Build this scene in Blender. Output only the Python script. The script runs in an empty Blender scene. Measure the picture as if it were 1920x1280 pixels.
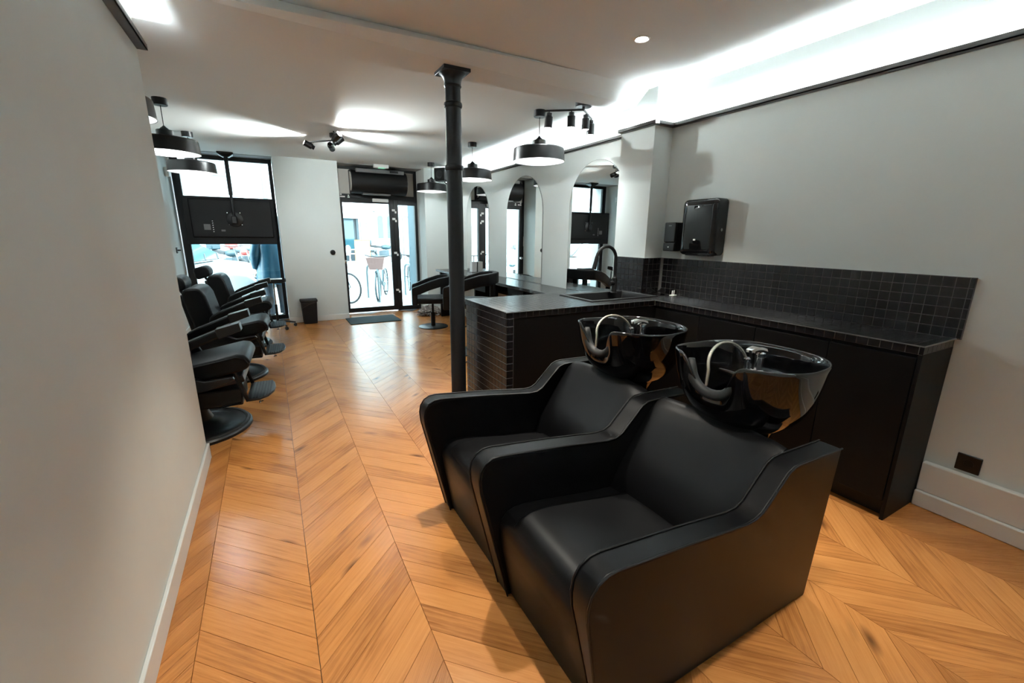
import bpy, bmesh, math, random
from mathutils import Vector, Matrix, noise
random.seed(7)
PI = math.pi
scene = bpy.context.scene
COL = scene.collection

# ------------------------------------------------------------------ camera
cam_d = bpy.data.cameras.new('camera'); cam = bpy.data.objects.new('camera', cam_d); COL.objects.link(cam)
F_PX = 807.28
cam_d.sensor_width = 36.0; cam_d.lens = F_PX * 36.0 / 1920.0; cam_d.clip_start = 0.05; cam_d.clip_end = 300
YAW, PITCH, ROLL = -0.506422, -0.242338, -0.010048
def _cam_rot():
    ca, sa, cb, sb, cc, sc = math.cos(YAW), math.sin(YAW), math.cos(PITCH), math.sin(PITCH), math.cos(ROLL), math.sin(ROLL)
    Rz = Matrix(((ca, -sa, 0), (sa, ca, 0), (0, 0, 1))); B = Matrix(((1, 0, 0), (0, 0, 1), (0, -1, 0)))
    Rx = Matrix(((1, 0, 0), (0, cb, -sb), (0, sb, cb))); Rr = Matrix(((cc, -sc, 0), (sc, cc, 0), (0, 0, 1)))
    return Rz @ B @ Rx @ Rr
RM = _cam_rot()
CAMZ = 1.40
_m = Matrix(((RM[0][0], -RM[0][1], -RM[0][2]), (RM[1][0], -RM[1][1], -RM[1][2]), (RM[2][0], -RM[2][1], -RM[2][2]))).to_4x4()
_m.translation = (0, 0, CAMZ)
cam.matrix_world = _m
scene.camera = cam
def project(p):
    c = RM.transposed() @ (Vector(p) - Vector((0, 0, CAMZ)))
    if c.z < 0.05: return None
    return (960 + F_PX * c.x / c.z, 640 + F_PX * c.y / c.z)

# ------------------------------------------------------------------ world and exposure
world = bpy.data.worlds.new('world'); scene.world = world; world.use_nodes = True
bg = world.node_tree.nodes['Background']; bg.inputs[0].default_value = (0.80, 0.95, 1.0, 1); bg.inputs[1].default_value = 6.0
scene.view_settings.view_transform = 'Standard'; scene.view_settings.look = 'None'
scene.view_settings.exposure = 1.98; scene.view_settings.gamma = 1.0; scene.view_settings.use_curve_mapping = False
cy = scene.cycles
cy.use_denoising = True
cy.max_bounces = 10; cy.diffuse_bounces = 5; cy.glossy_bounces = 5; cy.transmission_bounces = 8; cy.transparent_max_bounces = 12
cy.sample_clamp_indirect = 6.0; cy.caustics_reflective = False; cy.caustics_refractive = False; cy.use_light_tree = True
def portal(x, y, z, sx, sz):
    l = bpy.data.lights.new('daylight_portal', 'AREA'); l.shape = 'RECTANGLE'; l.size = sx; l.size_y = sz
    l.cycles.is_portal = True
    o = bpy.data.objects.new('daylight_portal', l); COL.objects.link(o); o.location = (x, y, z); o.rotation_euler = (-PI / 2, 0, 0)
portal(-0.44, 8.16, 1.25, 1.25, 2.5)
portal(1.76, 8.16, 1.1, 1.4, 2.1)

# ------------------------------------------------------------------ materials
MATS = {}
def mat(name, col, rough=0.5, metal=0.0, emit=None, estr=0.0, spec=0.5, bump=None, var=None, coat=0.0, trans=0.0, alpha=1.0, sheen=0.0):
    """bump=(scale,strength)  var=(scale,amount)"""
    m = bpy.data.materials.new(name); m.use_nodes = True; nt = m.node_tree; b = nt.nodes['Principled BSDF']
    b.inputs['Base Color'].default_value = (*col, 1); b.inputs['Roughness'].default_value = rough; b.inputs['Metallic'].default_value = metal
    b.inputs['Specular IOR Level'].default_value = spec; b.inputs['Coat Weight'].default_value = coat; b.inputs['Coat Roughness'].default_value = 0.05
    b.inputs['Transmission Weight'].default_value = trans; b.inputs['Alpha'].default_value = alpha; b.inputs['Sheen Weight'].default_value = sheen
    if emit: b.inputs['Emission Color'].default_value = (*emit, 1); b.inputs['Emission Strength'].default_value = estr
    tc = nt.nodes.new('ShaderNodeTexCoord')
    if var:
        n = nt.nodes.new('ShaderNodeTexNoise'); n.inputs['Scale'].default_value = var[0]; n.inputs['Detail'].default_value = 4
        nt.links.new(tc.outputs['Object'], n.inputs['Vector'])
        r = nt.nodes.new('ShaderNodeValToRGB'); a = var[1]
        r.color_ramp.elements[0].position = 0.3; r.color_ramp.elements[1].position = 0.7
        r.color_ramp.elements[0].color = (*[c * (1 - a) for c in col], 1); r.color_ramp.elements[1].color = (*[min(1, c * (1 + a)) for c in col], 1)
        nt.links.new(n.outputs['Fac'], r.inputs['Fac']); nt.links.new(r.outputs['Color'], b.inputs['Base Color'])
    if bump:
        n = nt.nodes.new('ShaderNodeTexNoise'); n.inputs['Scale'].default_value = bump[0]; n.inputs['Detail'].default_value = 3
        nt.links.new(tc.outputs['Object'], n.inputs['Vector'])
        bp = nt.nodes.new('ShaderNodeBump'); bp.inputs['Strength'].default_value = bump[1]; bp.inputs['Distance'].default_value = 0.002
        nt.links.new(n.outputs['Fac'], bp.inputs['Height']); nt.links.new(bp.outputs['Normal'], b.inputs['Normal'])
    MATS[name] = m
    return m
mat('wall', (0.635, 0.68, 0.665), 0.75, var=(3, 0.02), bump=(120, 0.08))
mat('ceiling', (0.74, 0.765, 0.755), 0.8, bump=(90, 0.05))
mat('skirting', (0.68, 0.69, 0.67), 0.55)
mat('ledge', (0.07, 0.066, 0.06), 0.5)
mat('led', (1, 1, 1), 0.5, emit=(0.90, 1.0, 1.03), estr=44.0)
mat('bulb', (1, 1, 1), 0.4, emit=(1.0, 0.98, 0.94), estr=4.0)
mat('spot_glow', (1, 1, 1), 0.4, emit=(1.0, 0.97, 0.92), estr=16.0)
mat('leather', (0.003, 0.0031, 0.0036), 0.40, bump=(500, 0.12), spec=0.19)
mat('leather_seam', (0.004, 0.004, 0.0045), 0.5, spec=0.3)
mat('black_panel', (0.0035, 0.0032, 0.0031), 0.5, spec=0.14)
mat('black_metal', (0.005, 0.005, 0.0056), 0.34, spec=0.35)
mat('black_matt', (0.0055, 0.0055, 0.006), 0.5, spec=0.28)
mat('column_paint', (0.006, 0.0066, 0.0078), 0.45, spec=0.3, bump=(60, 0.15))
mat('black_gloss', (0.0035, 0.0035, 0.004), 0.03, spec=0.5, coat=0.15)
mat('chrome', (0.75, 0.75, 0.76), 0.08, 1.0)
mat('steel_hose', (0.55, 0.5, 0.42), 0.25, 1.0, bump=(900, 0.5))
mat('rubber', (0.012, 0.012, 0.012), 0.55)
mat('tile', (0.008, 0.0072, 0.0082), 0.27, spec=0.5, bump=(300, 0.03))
mat('grout', (0.115, 0.11, 0.108), 0.85)
mat('mirror', (0.93, 0.95, 0.94), 0.0, 1.0)
mat('mirror_edge', (0.12, 0.14, 0.14), 0.3)
mat('frame_black', (0.005, 0.0052, 0.006), 0.42, spec=0.4)
mat('cream_panel', (0.60, 0.58, 0.53), 0.6)
mat('white_plastic', (0.78, 0.78, 0.76), 0.4)
mat('mark_white', (0.8, 0.8, 0.78), 0.5)
mat('grey_plastic', (0.13, 0.13, 0.13), 0.4)
mat('green_glow', (0.35, 0.6, 0.45), 0.4, emit=(0.3, 0.9, 0.6), estr=0.12)
mat('shade_inner', (0.34, 0.34, 0.33), 0.4, 0.3)
mat('doormat', (0.012, 0.03, 0.036), 0.95, bump=(300, 0.8), var=(40, 0.3))
mat('oil_wood', (0.03, 0.028, 0.027), 0.25, var=(6, 0.3))
mat('plush', (0.33, 0.30, 0.28), 0.95, var=(30, 0.35))
mat('paper', (0.75, 0.77, 0.78), 0.6)
mat('tv_back', (0.004, 0.0038, 0.0042), 0.55, spec=0.25, bump=(200, 0.1))
mat('screen', (0.004, 0.004, 0.005), 0.1)
# outdoors
mat('asphalt', (0.20, 0.21, 0.22), 0.85, var=(2, 0.1))
mat('pavement', (0.30, 0.31, 0.31), 0.8, var=(1.5, 0.08))
mat('stone', (0.36, 0.37, 0.37), 0.8, var=(0.7, 0.06))
mat('stone_grey', (0.26, 0.28, 0.29), 0.8, var=(0.6, 0.08))
mat('slate', (0.03, 0.045, 0.055), 0.6)
mat('shop_dark', (0.015, 0.025, 0.032), 0.5)
mat('teal_pane', (0.02, 0.07, 0.09), 0.12)
mat('awning_white', (0.5, 0.5, 0.49), 0.8)
mat('awning_orange', (0.42, 0.13, 0.04), 0.8)
mat('orange_wood', (0.42, 0.12, 0.03), 0.6)
mat('lamp_warm', (1, 0.8, 0.5), 0.5, emit=(1.0, 0.62, 0.3), estr=6)
mat('car_white', (0.46, 0.49, 0.50), 0.18, coat=0.5)
mat('car_silver', (0.30, 0.32, 0.34), 0.22, 0.4, coat=0.4)
mat('car_glass', (0.02, 0.05, 0.06), 0.05)
mat('tyre', (0.006, 0.008, 0.01), 0.7)
mat('alloy', (0.6, 0.62, 0.64), 0.3, 0.8)
mat('bike_paint', (0.008, 0.03, 0.04), 0.4)
mat('bike_red', (0.5, 0.06, 0.05), 0.35)
mat('basket', (0.17, 0.10, 0.09), 0.7)
mat('galv', (0.08, 0.11, 0.12), 0.5, 0.3)
mat('jamb_blue', (0.014, 0.05, 0.07), 0.45)
mat('coat_blue', (0.006, 0.075, 0.13), 0.35)
mat('jeans', (0.05, 0.065, 0.085), 0.85)
mat('skin', (0.55, 0.34, 0.25), 0.55)
mat('hair', (0.03, 0.022, 0.018), 0.6)
mat('shoe', (0.05, 0.05, 0.055), 0.6)
mat('sign_ink', (0.20, 0.23, 0.25), 0.6)
mat('door_grey', (0.17, 0.17, 0.20), 0.6)

def glass_mat():
    m = bpy.data.materials.new('window_glass'); m.use_nodes = True; nt = m.node_tree; nt.nodes.clear()
    out = nt.nodes.new('ShaderNodeOutputMaterial'); tr = nt.nodes.new('ShaderNodeBsdfTransparent'); gl = nt.nodes.new('ShaderNodeBsdfGlossy')
    mx = nt.nodes.new('ShaderNodeMixShader'); fr = nt.nodes.new('ShaderNodeFresnel'); fr.inputs['IOR'].default_value = 1.45
    tr.inputs['Color'].default_value = (0.90, 0.965, 0.97, 1); gl.inputs['Roughness'].default_value = 0.0
    nt.links.new(fr.outputs[0], mx.inputs[0]); nt.links.new(tr.outputs[0], mx.inputs[1]); nt.links.new(gl.outputs[0], mx.inputs[2]); nt.links.new(mx.outputs[0], out.inputs[0])
    MATS['glass'] = m
glass_mat()

def wood_mat(name, individual):
    m = bpy.data.materials.new(name); m.use_nodes = True; nt = m.node_tree; N = nt.nodes.new; Lk = nt.links.new
    b = nt.nodes['Principled BSDF']
    uv = N('ShaderNodeUVMap'); uv.uv_map = 'UVMap'
    if individual:
        oi = N('ShaderNodeObjectInfo'); rnd = oi.outputs['Random']
    else:
        at = N('ShaderNodeAttribute'); at.attribute_name = 'rnd'; rnd = at.outputs['Fac']
    off = N('ShaderNodeVectorMath'); off.operation = 'SCALE'; off.inputs[0].default_value = (41.0, 17.0, 9.0); Lk(rnd, off.inputs['Scale'])
    add = N('ShaderNodeVectorMath'); add.operation = 'ADD'; Lk(uv.outputs[0], add.inputs[0]); Lk(off.outputs[0], add.inputs[1])
    def mapped(sx, sy):
        mp = N('ShaderNodeMapping'); mp.inputs['Scale'].default_value = (sx, sy, 1); Lk(add.outputs[0], mp.inputs['Vector']); return mp.outputs[0]
    # fine pores
    n1 = N('ShaderNodeTexNoise'); n1.inputs['Scale'].default_value = 1; n1.inputs['Detail'].default_value = 6; n1.inputs['Roughness'].default_value = 0.65; Lk(mapped(7, 150), n1.inputs['Vector'])
    # cathedral grain
    wv = N('ShaderNodeTexWave'); wv.wave_type = 'BANDS'; wv.bands_direction = 'Y'; wv.inputs['Scale'].default_value = 1.0
    wv.inputs['Distortion'].default_value = 9.0; wv.inputs['Detail'].default_value = 2.5; wv.inputs['Detail Scale'].default_value = 0.9; Lk(mapped(1.6, 13), wv.inputs['Vector'])
    # broad tone
    n2 = N('ShaderNodeTexNoise'); n2.inputs['Scale'].default_value = 1; n2.inputs['Detail'].default_value = 2; Lk(mapped(3.0, 9), n2.inputs['Vector'])
    # knots
    n3 = N('ShaderNodeTexVoronoi'); n3.voronoi_dimensions = '2D'; n3.inputs['Scale'].default_value = 1; Lk(mapped(2.1, 6.3), n3.inputs['Vector'])
    kr = N('ShaderNodeValToRGB'); kr.color_ramp.elements[0].position = 0.02; kr.color_ramp.elements[0].color = (1, 1, 1, 1); kr.color_ramp.elements[1].position = 0.16; kr.color_ramp.elements[1].color = (0, 0, 0, 1); Lk(n3.outputs['Distance'], kr.inputs['Fac'])
    kn = N('ShaderNodeTexNoise'); kn.inputs['Scale'].default_value = 1; Lk(mapped(1.3, 4.0), kn.inputs['Vector'])
    kg = N('ShaderNodeMapRange'); kg.inputs['From Min'].default_value = 0.52; kg.inputs['From Max'].default_value = 0.62; Lk(kn.outputs['Fac'], kg.inputs['Value'])
    km = N('ShaderNodeMath'); km.operation = 'MULTIPLY'; Lk(kr.outputs['Color'], km.inputs[0]); Lk(kg.outputs[0], km.inputs[1])
    # combine a grain value
    def math2(op, a, bb):
        x = N('ShaderNodeMath'); x.operation = op
        for i, v in enumerate((a, bb)):
            if isinstance(v, (int, float)): x.inputs[i].default_value = v
            else: Lk(v, x.inputs[i])
        return x.outputs[0]
    g = math2('ADD', math2('MULTIPLY', n1.outputs['Fac'], 0.50), math2('ADD', math2('MULTIPLY', wv.outputs['Fac'], 0.07), math2('MULTIPLY', n2.outputs['Fac'], 0.43)))
    g = math2('ADD', g, math2('MULTIPLY', math2('SUBTRACT', rnd, 0.5), 0.22))
    rp = N('ShaderNodeValToRGB'); e = rp.color_ramp.elements
    e[0].position = 0.22; e[0].color = (0.25, 0.087, 0.019, 1); e[1].position = 0.76; e[1].color = (0.64, 0.282, 0.085, 1)
    e2 = rp.color_ramp.elements.new(0.48); e2.color = (0.525, 0.212, 0.058, 1)
    Lk(g, rp.inputs['Fac'])
    mx = N('ShaderNodeMix'); mx.data_type = 'RGBA'; Lk(math2('MULTIPLY', km.outputs[0], 0.85), mx.inputs['Factor']); Lk(rp.outputs['Color'], mx.inputs['A']); mx.inputs['B'].default_value = (0.075, 0.028, 0.009, 1)
    Lk(mx.outputs['Result'], b.inputs['Base Color'])
    rr = N('ShaderNodeMapRange'); rr.inputs['To Min'].default_value = 0.19; rr.inputs['To Max'].default_value = 0.31; Lk(n1.outputs['Fac'], rr.inputs['Value']); Lk(rr.outputs[0], b.inputs['Roughness'])
    b.inputs['Specular IOR Level'].default_value = 0.5
    bp = N('ShaderNodeBump'); bp.inputs['Strength'].default_value = 0.12; bp.inputs['Distance'].default_value = 0.001; Lk(g, bp.inputs['Height']); Lk(bp.outputs['Normal'], b.inputs['Normal'])
    MATS[name] = m
wood_mat('oak', True); wood_mat('oak_field', False)

# ------------------------------------------------------------------ mesh helpers
class G:
    def __init__(s): s.v = []; s.f = []
    def add(s, vs, fs):
        o = len(s.v); s.v += [tuple(v) for v in vs]; s.f += [tuple(i + o for i in f) for f in fs]; return s
    def box(s, x0, x1, y0, y1, z0, z1, M=None):
        vs = [Vector((x, y, z)) for z in (z0, z1) for y in (y0, y1) for x in (x0, x1)]
        if M is not None: vs = [M @ v for v in vs]
        return s.add(vs, [(0, 2, 3, 1), (4, 5, 7, 6), (0, 1, 5, 4), (2, 6, 7, 3), (0, 4, 6, 2), (1, 3, 7, 5)])
    def prism(s, pts, axis, a, b, M=None):
        """pts 2-D outline; extruded along axis from a to b. axis y: pts are (x,z); axis x: (y,z); axis z: (x,y)"""
        def P(p, t):
            return Vector((p[0], t, p[1])) if axis == 'y' else Vector((t, p[0], p[1])) if axis == 'x' else Vector((p[0], p[1], t))
        n = len(pts); vs = [P(p, a) for p in pts] + [P(p, b) for p in pts]
        if M is not None: vs = [M @ v for v in vs]
        return s.add(vs, [tuple(range(n)), tuple(range(2 * n - 1, n - 1, -1))] + [(i, i + n, (i + 1) % n + n, (i + 1) % n) for i in range(n)])
    def loft(s, rings, cap=True, closed=True):
        n = len(rings[0]); k = len(rings); vs = [p for r in rings for p in r]; fs = []
        for j in range(k - 1):
            for i in range(n if closed else n - 1):
                fs.append((j * n + i, j * n + (i + 1) % n, (j + 1) * n + (i + 1) % n, (j + 1) * n + i))
        if cap and closed: fs += [tuple(range(n - 1, -1, -1)), tuple(range((k - 1) * n, k * n))]
        return s.add(vs, fs)
    def tube(s, path, r, n=10, cap=True):
        path = [Vector(p) for p in path]; k = len(path); rs = r if isinstance(r, (list, tuple)) else [r] * k; rings = []; up = None
        for i, p in enumerate(path):
            t = (path[min(i + 1, k - 1)] - path[max(i - 1, 0)]).normalized()
            if up is None:
                up = Vector((0, 0, 1)) if abs(t.z) < 0.9 else Vector((1, 0, 0))
            u = (up - t * up.dot(t)).normalized(); w = t.cross(u); up = u
            rings.append([p + (u * math.cos(2 * PI * j / n) + w * math.sin(2 * PI * j / n)) * rs[i] for j in range(n)])
        return s.loft(rings, cap)
    def lathe(s, prof, n=28, c=(0, 0, 0), M=None, cap=True):
        rings = [[Vector((c[0] + r * math.cos(2 * PI * j / n), c[1] + r * math.sin(2 * PI * j / n), c[2] + z)) for j in range(n)] for r, z in prof]
        if M is not None: rings = [[M @ p for p in q] for q in rings]
        return s.loft(rings, cap)
    def ellipsoid(s, c, r, n=14, k=9, M=None):
        rings = []
        for j in range(k):
            a = -PI / 2 + PI * (j + 0.35) / (k - 0.3)
            ring = [Vector((c[0] + r[0] * math.cos(a) * math.cos(2 * PI * i / n), c[1] + r[1] * math.cos(a) * math.sin(2 * PI * i / n), c[2] + r[2] * math.sin(a))) for i in range(n)]
            rings.append([M @ p for p in ring] if M is not None else ring)
        return s.loft(rings)
    def torus(s, c, R, r, axis='y', n=28, k=8):
        pts = []
        for i in range(n):
            a = 2 * PI * i / n; ring = []
            for j in range(k):
                b = 2 * PI * j / k; rr = R + r * math.cos(b); h = r * math.sin(b)
                p = (rr * math.cos(a), h, rr * math.sin(a)) if axis == 'y' else (h, rr * math.cos(a), rr * math.sin(a)) if axis == 'x' else (rr * math.cos(a), rr * math.sin(a), h)
                ring.append(Vector(c) + Vector(p))
            pts.append(ring)
        pts.append(pts[0]); return s.loft(pts, cap=False)
    def mesh(s, name):
        me = bpy.data.meshes.new(name); me.from_pydata(s.v, [], s.f); me.update()
        bm = bmesh.new(); bm.from_mesh(me); bmesh.ops.recalc_face_normals(bm, faces=bm.faces); bm.to_mesh(me); bm.free(); return me
    def build(s, name, material, parent=None, smooth=35, bevel=0, seg=2, sub=0):
        return link(name, s.mesh(name), material, parent, smooth, bevel, seg, sub)
def link(name, me, material, parent=None, smooth=35, bevel=0, seg=2, sub=0):
    if material is not None and not me.materials: me.materials.append(MATS[material])
    o = bpy.data.objects.new(name, me); COL.objects.link(o)
    if parent is not None: o.parent = parent
    if bevel:
        b = o.modifiers.new('bevel', 'BEVEL'); b.width = bevel; b.segments = seg; b.limit_method = 'ANGLE'; b.angle_limit = math.radians(30)
        b.harden_normals = False
    if sub:
        sm = o.modifiers.new('sub', 'SUBSURF'); sm.levels = sub; sm.render_levels = sub
    if smooth:
        me.polygons.foreach_set('use_smooth', [True] * len(me.polygons))
        if not sub: me.set_sharp_from_angle(angle=math.radians(smooth if not bevel else 50))
    return o
def tag(o, label=None, cat=None, group=None, kind=None):
    if label: o['label'] = label
    if cat: o['category'] = cat
    if group: o['group'] = group
    if kind: o['kind'] = kind
    return o
def thing(name, label, cat, loc=(0, 0, 0), rz=0, group=None):
    o = bpy.data.objects.new(name, None); o.empty_display_size = 0.1; COL.objects.link(o); o.location = loc; o.rotation_euler = (0, 0, rz)
    return tag(o, label, cat, group)
def struct(o): o['kind'] = 'structure'; return o
def copy_tree(o, parent=None):
    c = o.copy(); COL.objects.link(c)
    if parent is not None: c.parent = parent
    for ch in list(o.children): copy_tree(ch, c)
    return c
def B(name, r, material, parent=None, bevel=0.0, seg=2, M=None):
    return G().box(*r, M=M).build(name, material, parent, bevel=bevel, seg=seg)
def lamp(kind, name, parent, loc, energy, col=(0.92, 1.0, 1.02), radius=0.03, spot=None, blend=0.6, rot=None):
    l = bpy.data.lights.new(name, kind); l.energy = energy; l.color = col; l.shadow_soft_size = radius
    if kind == 'SPOT': l.spot_size = spot; l.spot_blend = blend
    o = bpy.data.objects.new(name, l); COL.objects.link(o); o.parent = parent; o.location = loc
    if rot is not None: o.rotation_euler = rot
    return o
def arc(c, r, a0, a1, n):
    return [(c[0] + r * math.cos(a0 + (a1 - a0) * i / n), c[1] + r * math.sin(a0 + (a1 - a0) * i / n)) for i in range(n + 1)]

# ------------------------------------------------------------------ room shell
ZN, ZB, ZF = 2.53, 2.44, 2.49           # near ceiling, beam underside, far ceiling
XR, XRF, XP = 2.97, 2.90, 2.77          # right wall, far part of it, pilaster face
XL, XLF = -0.48, -1.12                  # near partition, far left wall
YF, YG, YB = 7.60, 8.05, -1.6           # inner face of the street wall, glazing, back wall

floor = struct(B('floor', (-1.3, 3.2, YB, 8.2, -0.12, -0.012), 'black_matt'))
PW, PITCH_Y = 0.3685, 0.132
HALF = PITCH_Y / 2
def plank_mesh(sign):
    """parallelogram in a frame whose x axis runs along the plank; uv in metres"""
    g = 0.0010
    L = PW * math.sqrt(2); w = PITCH_Y / math.sqrt(2)
    c, s = math.cos(sign * PI / 4), math.sin(sign * PI / 4)
    pts = []
    for (x, y) in ((g, -sign * 0 - HALF + g), (PW - g, sign * PW - HALF + g), (PW - g, sign * PW + HALF - g), (g, HALF - g)):
        x0 = x - PW / 2; y0 = y - sign * PW / 2
        y0 = y0
        pts.append((c * x0 + s * y0, -s * x0 + c * y0))
    return pts
def plank_me(sign):
    p = plank_mesh(sign); me = G().prism(p, 'z', -0.014, 0.0).mesh('plank')
    uvl = me.uv_layers.new(name='UVMap')
    for lp in me.loops:
        co = me.vertices[lp.vertex_index].co; uvl.data[lp.index].uv = (co.x, co.y)
    me.materials.append(MATS['oak']); return me
PM = {1: plank_me(1), -1: plank_me(-1)}
slots = []
for ci in range(-4, 9):
    x0 = ci * PW
    sign = 1 if ci % 2 == 0 else -1
    yoff = 0.024 if sign == 1 else 0.024 + 0.0
    for k in range(-16, 68):
        # seam point at x0 (ci even: rises away from the seam at x0)
        ys = k * PITCH_Y + yoff
        yc = ys + PW / 2 if sign == 1 else ys + PW / 2
        xc = x0 + PW / 2
        if xc < -1.25 or xc > 3.15 or yc < YB - 0.1 or yc > 8.1: continue
        if yc > 7.62 + 0.2 and not (-1.1 < xc < 0.2 or 1.0 < xc < 2.5): pass
        p = project((xc, yc, 0)); score = -1.0
        if p and -60 < p[0] < 1980 and -60 < p[1] < 1340:
            d = math.sqrt(xc * xc + yc * yc + 1.96); score = 1.0 / d
            # hidden under furniture or behind walls
            if xc < -0.55 and yc < 3.1: score = 0.0
            if 0.75 < xc < 1.75 and 0.8 < yc < 1.9: score = 0.0
            if xc > 2.75: score *= 0.1
            if 1.35 < xc and 1.2 < yc < 3.4: score *= 0.1
        slots.append((score, xc, yc, sign))
slots.sort(reverse=True)
for sc_, xc, yc, sg in slots[:300]:
    o = bpy.data.objects.new('plank', PM[sg]); COL.objects.link(o); o.parent = floor; o.location = (xc, yc, random.uniform(-0.0004, 0.0)); o.rotation_euler = (0, 0, sg * PI / 4)
def plank_field():
    v, f, uvs, rn = [], [], [], []
    for sc_, xc, yc, sg in slots[300:]:
        p = plank_mesh(sg); c, s = math.cos(sg * PI / 4), math.sin(sg * PI / 4); o = len(v); r = random.random()
        for (a, b_) in p: v.append((xc + c * a - s * b_, yc + s * a + c * b_, 0.0))
        for (a, b_) in p: v.append((xc + c * a - s * b_, yc + s * a + c * b_, -0.013))
        f.append((o, o + 1, o + 2, o + 3)); uvs += p; rn += [r] * 4
        for i in range(4):
            j = (i + 1) % 4; f.append((o + i, o + i + 4, o + j + 4, o + j)); uvs += [p[i], p[i], p[j], p[j]]; rn += [r] * 4
    me = bpy.data.meshes.new('plank_field'); me.from_pydata(v, [], f); me.update()
    uvl = me.uv_layers.new(name='UVMap'); at = me.attributes.new('rnd', 'FLOAT', 'CORNER')
    for i, q in enumerate(uvs): uvl.data[i].uv = q; at.data[i].value = rn[i]
    o = link('plank_field', me, 'oak_field', floor, smooth=0); o['kind'] = 'stuff'
plank_field()

# walls
def wall(name, r): return struct(B(name, r, 'wall'))
wr = wall('wall_right', (XR, XR + 0.2, YB, 3.1, -0.1, 2.6))
wall('wall_right_pilaster', (XP, XR + 0.05, 2.70, 3.08, 0.0, 2.6))
wall('wall_right_far', (XRF, XR + 0.2, 3.075, YF + 0.6, -0.1, 2.6))
wall('wall_left', (XLF - 0.12, XL, YB, 3.10, -0.1, 2.6))
wall('wall_left_far', (XLF - 0.15, XLF, 3.08, 8.2, -0.1, 2.6))
wf = struct(bpy.data.objects.new('wall_front', None)); COL.objects.link(wf)
B('pier', (0.175, 1.065, YF, 8.15, -0.1, 2.6), 'wall', wf)
B('pier', (2.455, 2.95, YF, 8.15, -0.1, 2.6), 'wall', wf)
B('lintel', (-1.3, 3.2, YF + 0.12, 8.45, 2.485, 4.2), 'stone', wf)
B('outer_jamb', (2.43, 2.62, 8.15, 8.62, -0.1, 3.0), 'jamb_blue', wf)
B('outer_jamb', (0.23, 1.03, 8.15, 8.45, -0.1, 3.0), 'stone', wf)
B('outer_jamb', (-1.5, -1.10, 8.15, 8.45, -0.1, 3.0), 'stone', wf)
wall('wall_back', (-0.6, 3.1, YB - 0.15, YB, -0.1, 2.6))
ceil = struct(G().box(-0.6, 3.2, YB, 2.79, ZN, ZN + 0.12).build('ceiling', 'ceiling'))
G().box(-1.3, 3.2, 3.09, YF + 0.5, ZF, ZF + 0.15).build('ceiling_panel', 'ceiling', ceil)
bv = [(-0.55, 2.80, ZN + 0.03), (3.0, 2.78, ZN + 0.03), (3.0, 3.10, ZN + 0.03), (-0.55, 3.10, ZN + 0.03), (-0.55, 2.68, ZB), (3.0, 2.95, ZB), (3.0, 3.10, ZB), (-0.55, 3.10, ZB)]
G().add(bv, [(0, 1, 2, 3), (4, 7, 6, 5), (0, 4, 5, 1), (1, 5, 6, 2), (2, 6, 7, 3), (3, 7, 4, 0)]).build('ceiling_beam', 'ceiling', ceil)
# ceiling over the strip left of the partition's end
# skirtings
def skirting(name, r, bevel=0.004): return struct(B(name, r, 'skirting', bevel=bevel))
skirting('baseboard_left', (XL, XL + 0.015, YB, 3.112, 0, 0.10))
B('end_return', (XL - 0.3, XL + 0.015, 3.10, 3.112, 0, 0.10), 'skirting', bpy.data.objects['baseboard_left'])
bb = struct(B('baseboard_right', (2.914, XR, YB, 0.755, 0, 0.088), 'skirting', bevel=0.006))
B('upper_tier', (2.93, XR, YB, 0.755, 0.088, 0.248), 'skirting', bb, bevel=0.006)
skirting('baseboard_front', (0.17, 1.07, YF - 0.013, YF, 0, 0.09))
skirting('baseboard_front_right', (2.45, XRF, YF - 0.013, YF, 0, 0.09))
skirting('baseboard_left_far', (XLF, XLF + 0.013, 3.1, 8.0, 0, 0.09))
# cove ledges with LED strips
def ledge(name, segs, dirn, z=2.252):
    """segs: list of (x0,y0,x1,y1) wall-face runs; dirn: outward normal of each"""
    root = struct(bpy.data.objects.new(name, None)); COL.objects.link(root)
    for (x0, y0, x1, y1), (nx, ny) in zip(segs, dirn):
        d = 0.045
        xs = sorted((x0, x1, x0 + nx * d, x1 + nx * d)); ys = sorted((y0, y1, y0 + ny * d, y1 + ny * d))
        B('ledge_shelf', (xs[0], xs[-1], ys[0], ys[-1], z, z + 0.006), 'ledge', root)
        if nx: a = x0 + nx * d; B('ledge_lip', (min(a, a - nx * 0.006), max(a, a - nx * 0.006), ys[0], ys[-1], z, z + 0.028), 'ledge', root)
        else: a = y0 + ny * d; B('ledge_lip', (xs[0], xs[-1], min(a, a - ny * 0.006), max(a, a - ny * 0.006), z, z + 0.028), 'ledge', root)
        if nx: a = x0 + nx * 0.018; B('led_strip', (a - 0.008, a + 0.008, y0 + 0.01, y1 - 0.01, z + 0.007, z + 0.010), 'led', root)
        else: a = y0 + ny * 0.018; B('led_strip', (min(x0, x1) + 0.01, max(x0, x1) - 0.01, a - 0.008, a + 0.008, z + 0.007, z + 0.010), 'led', root)
    return root
ledge('trim_1', [(XR, YB, XR, 2.70)], [(-1, 0)])
ledge('trim_2', [(XP, 2.66, XP, 3.08), (XP, 2.70, XR - 0.04, 2.70)], [(-1, 0), (0, -1)])
ledge('trim_3', [(XRF, 3.08, XRF, YF)], [(-1, 0)])
ledge('trim_4', [(XL, YB, XL, 3.10)], [(1, 0)], z=2.30)

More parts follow.
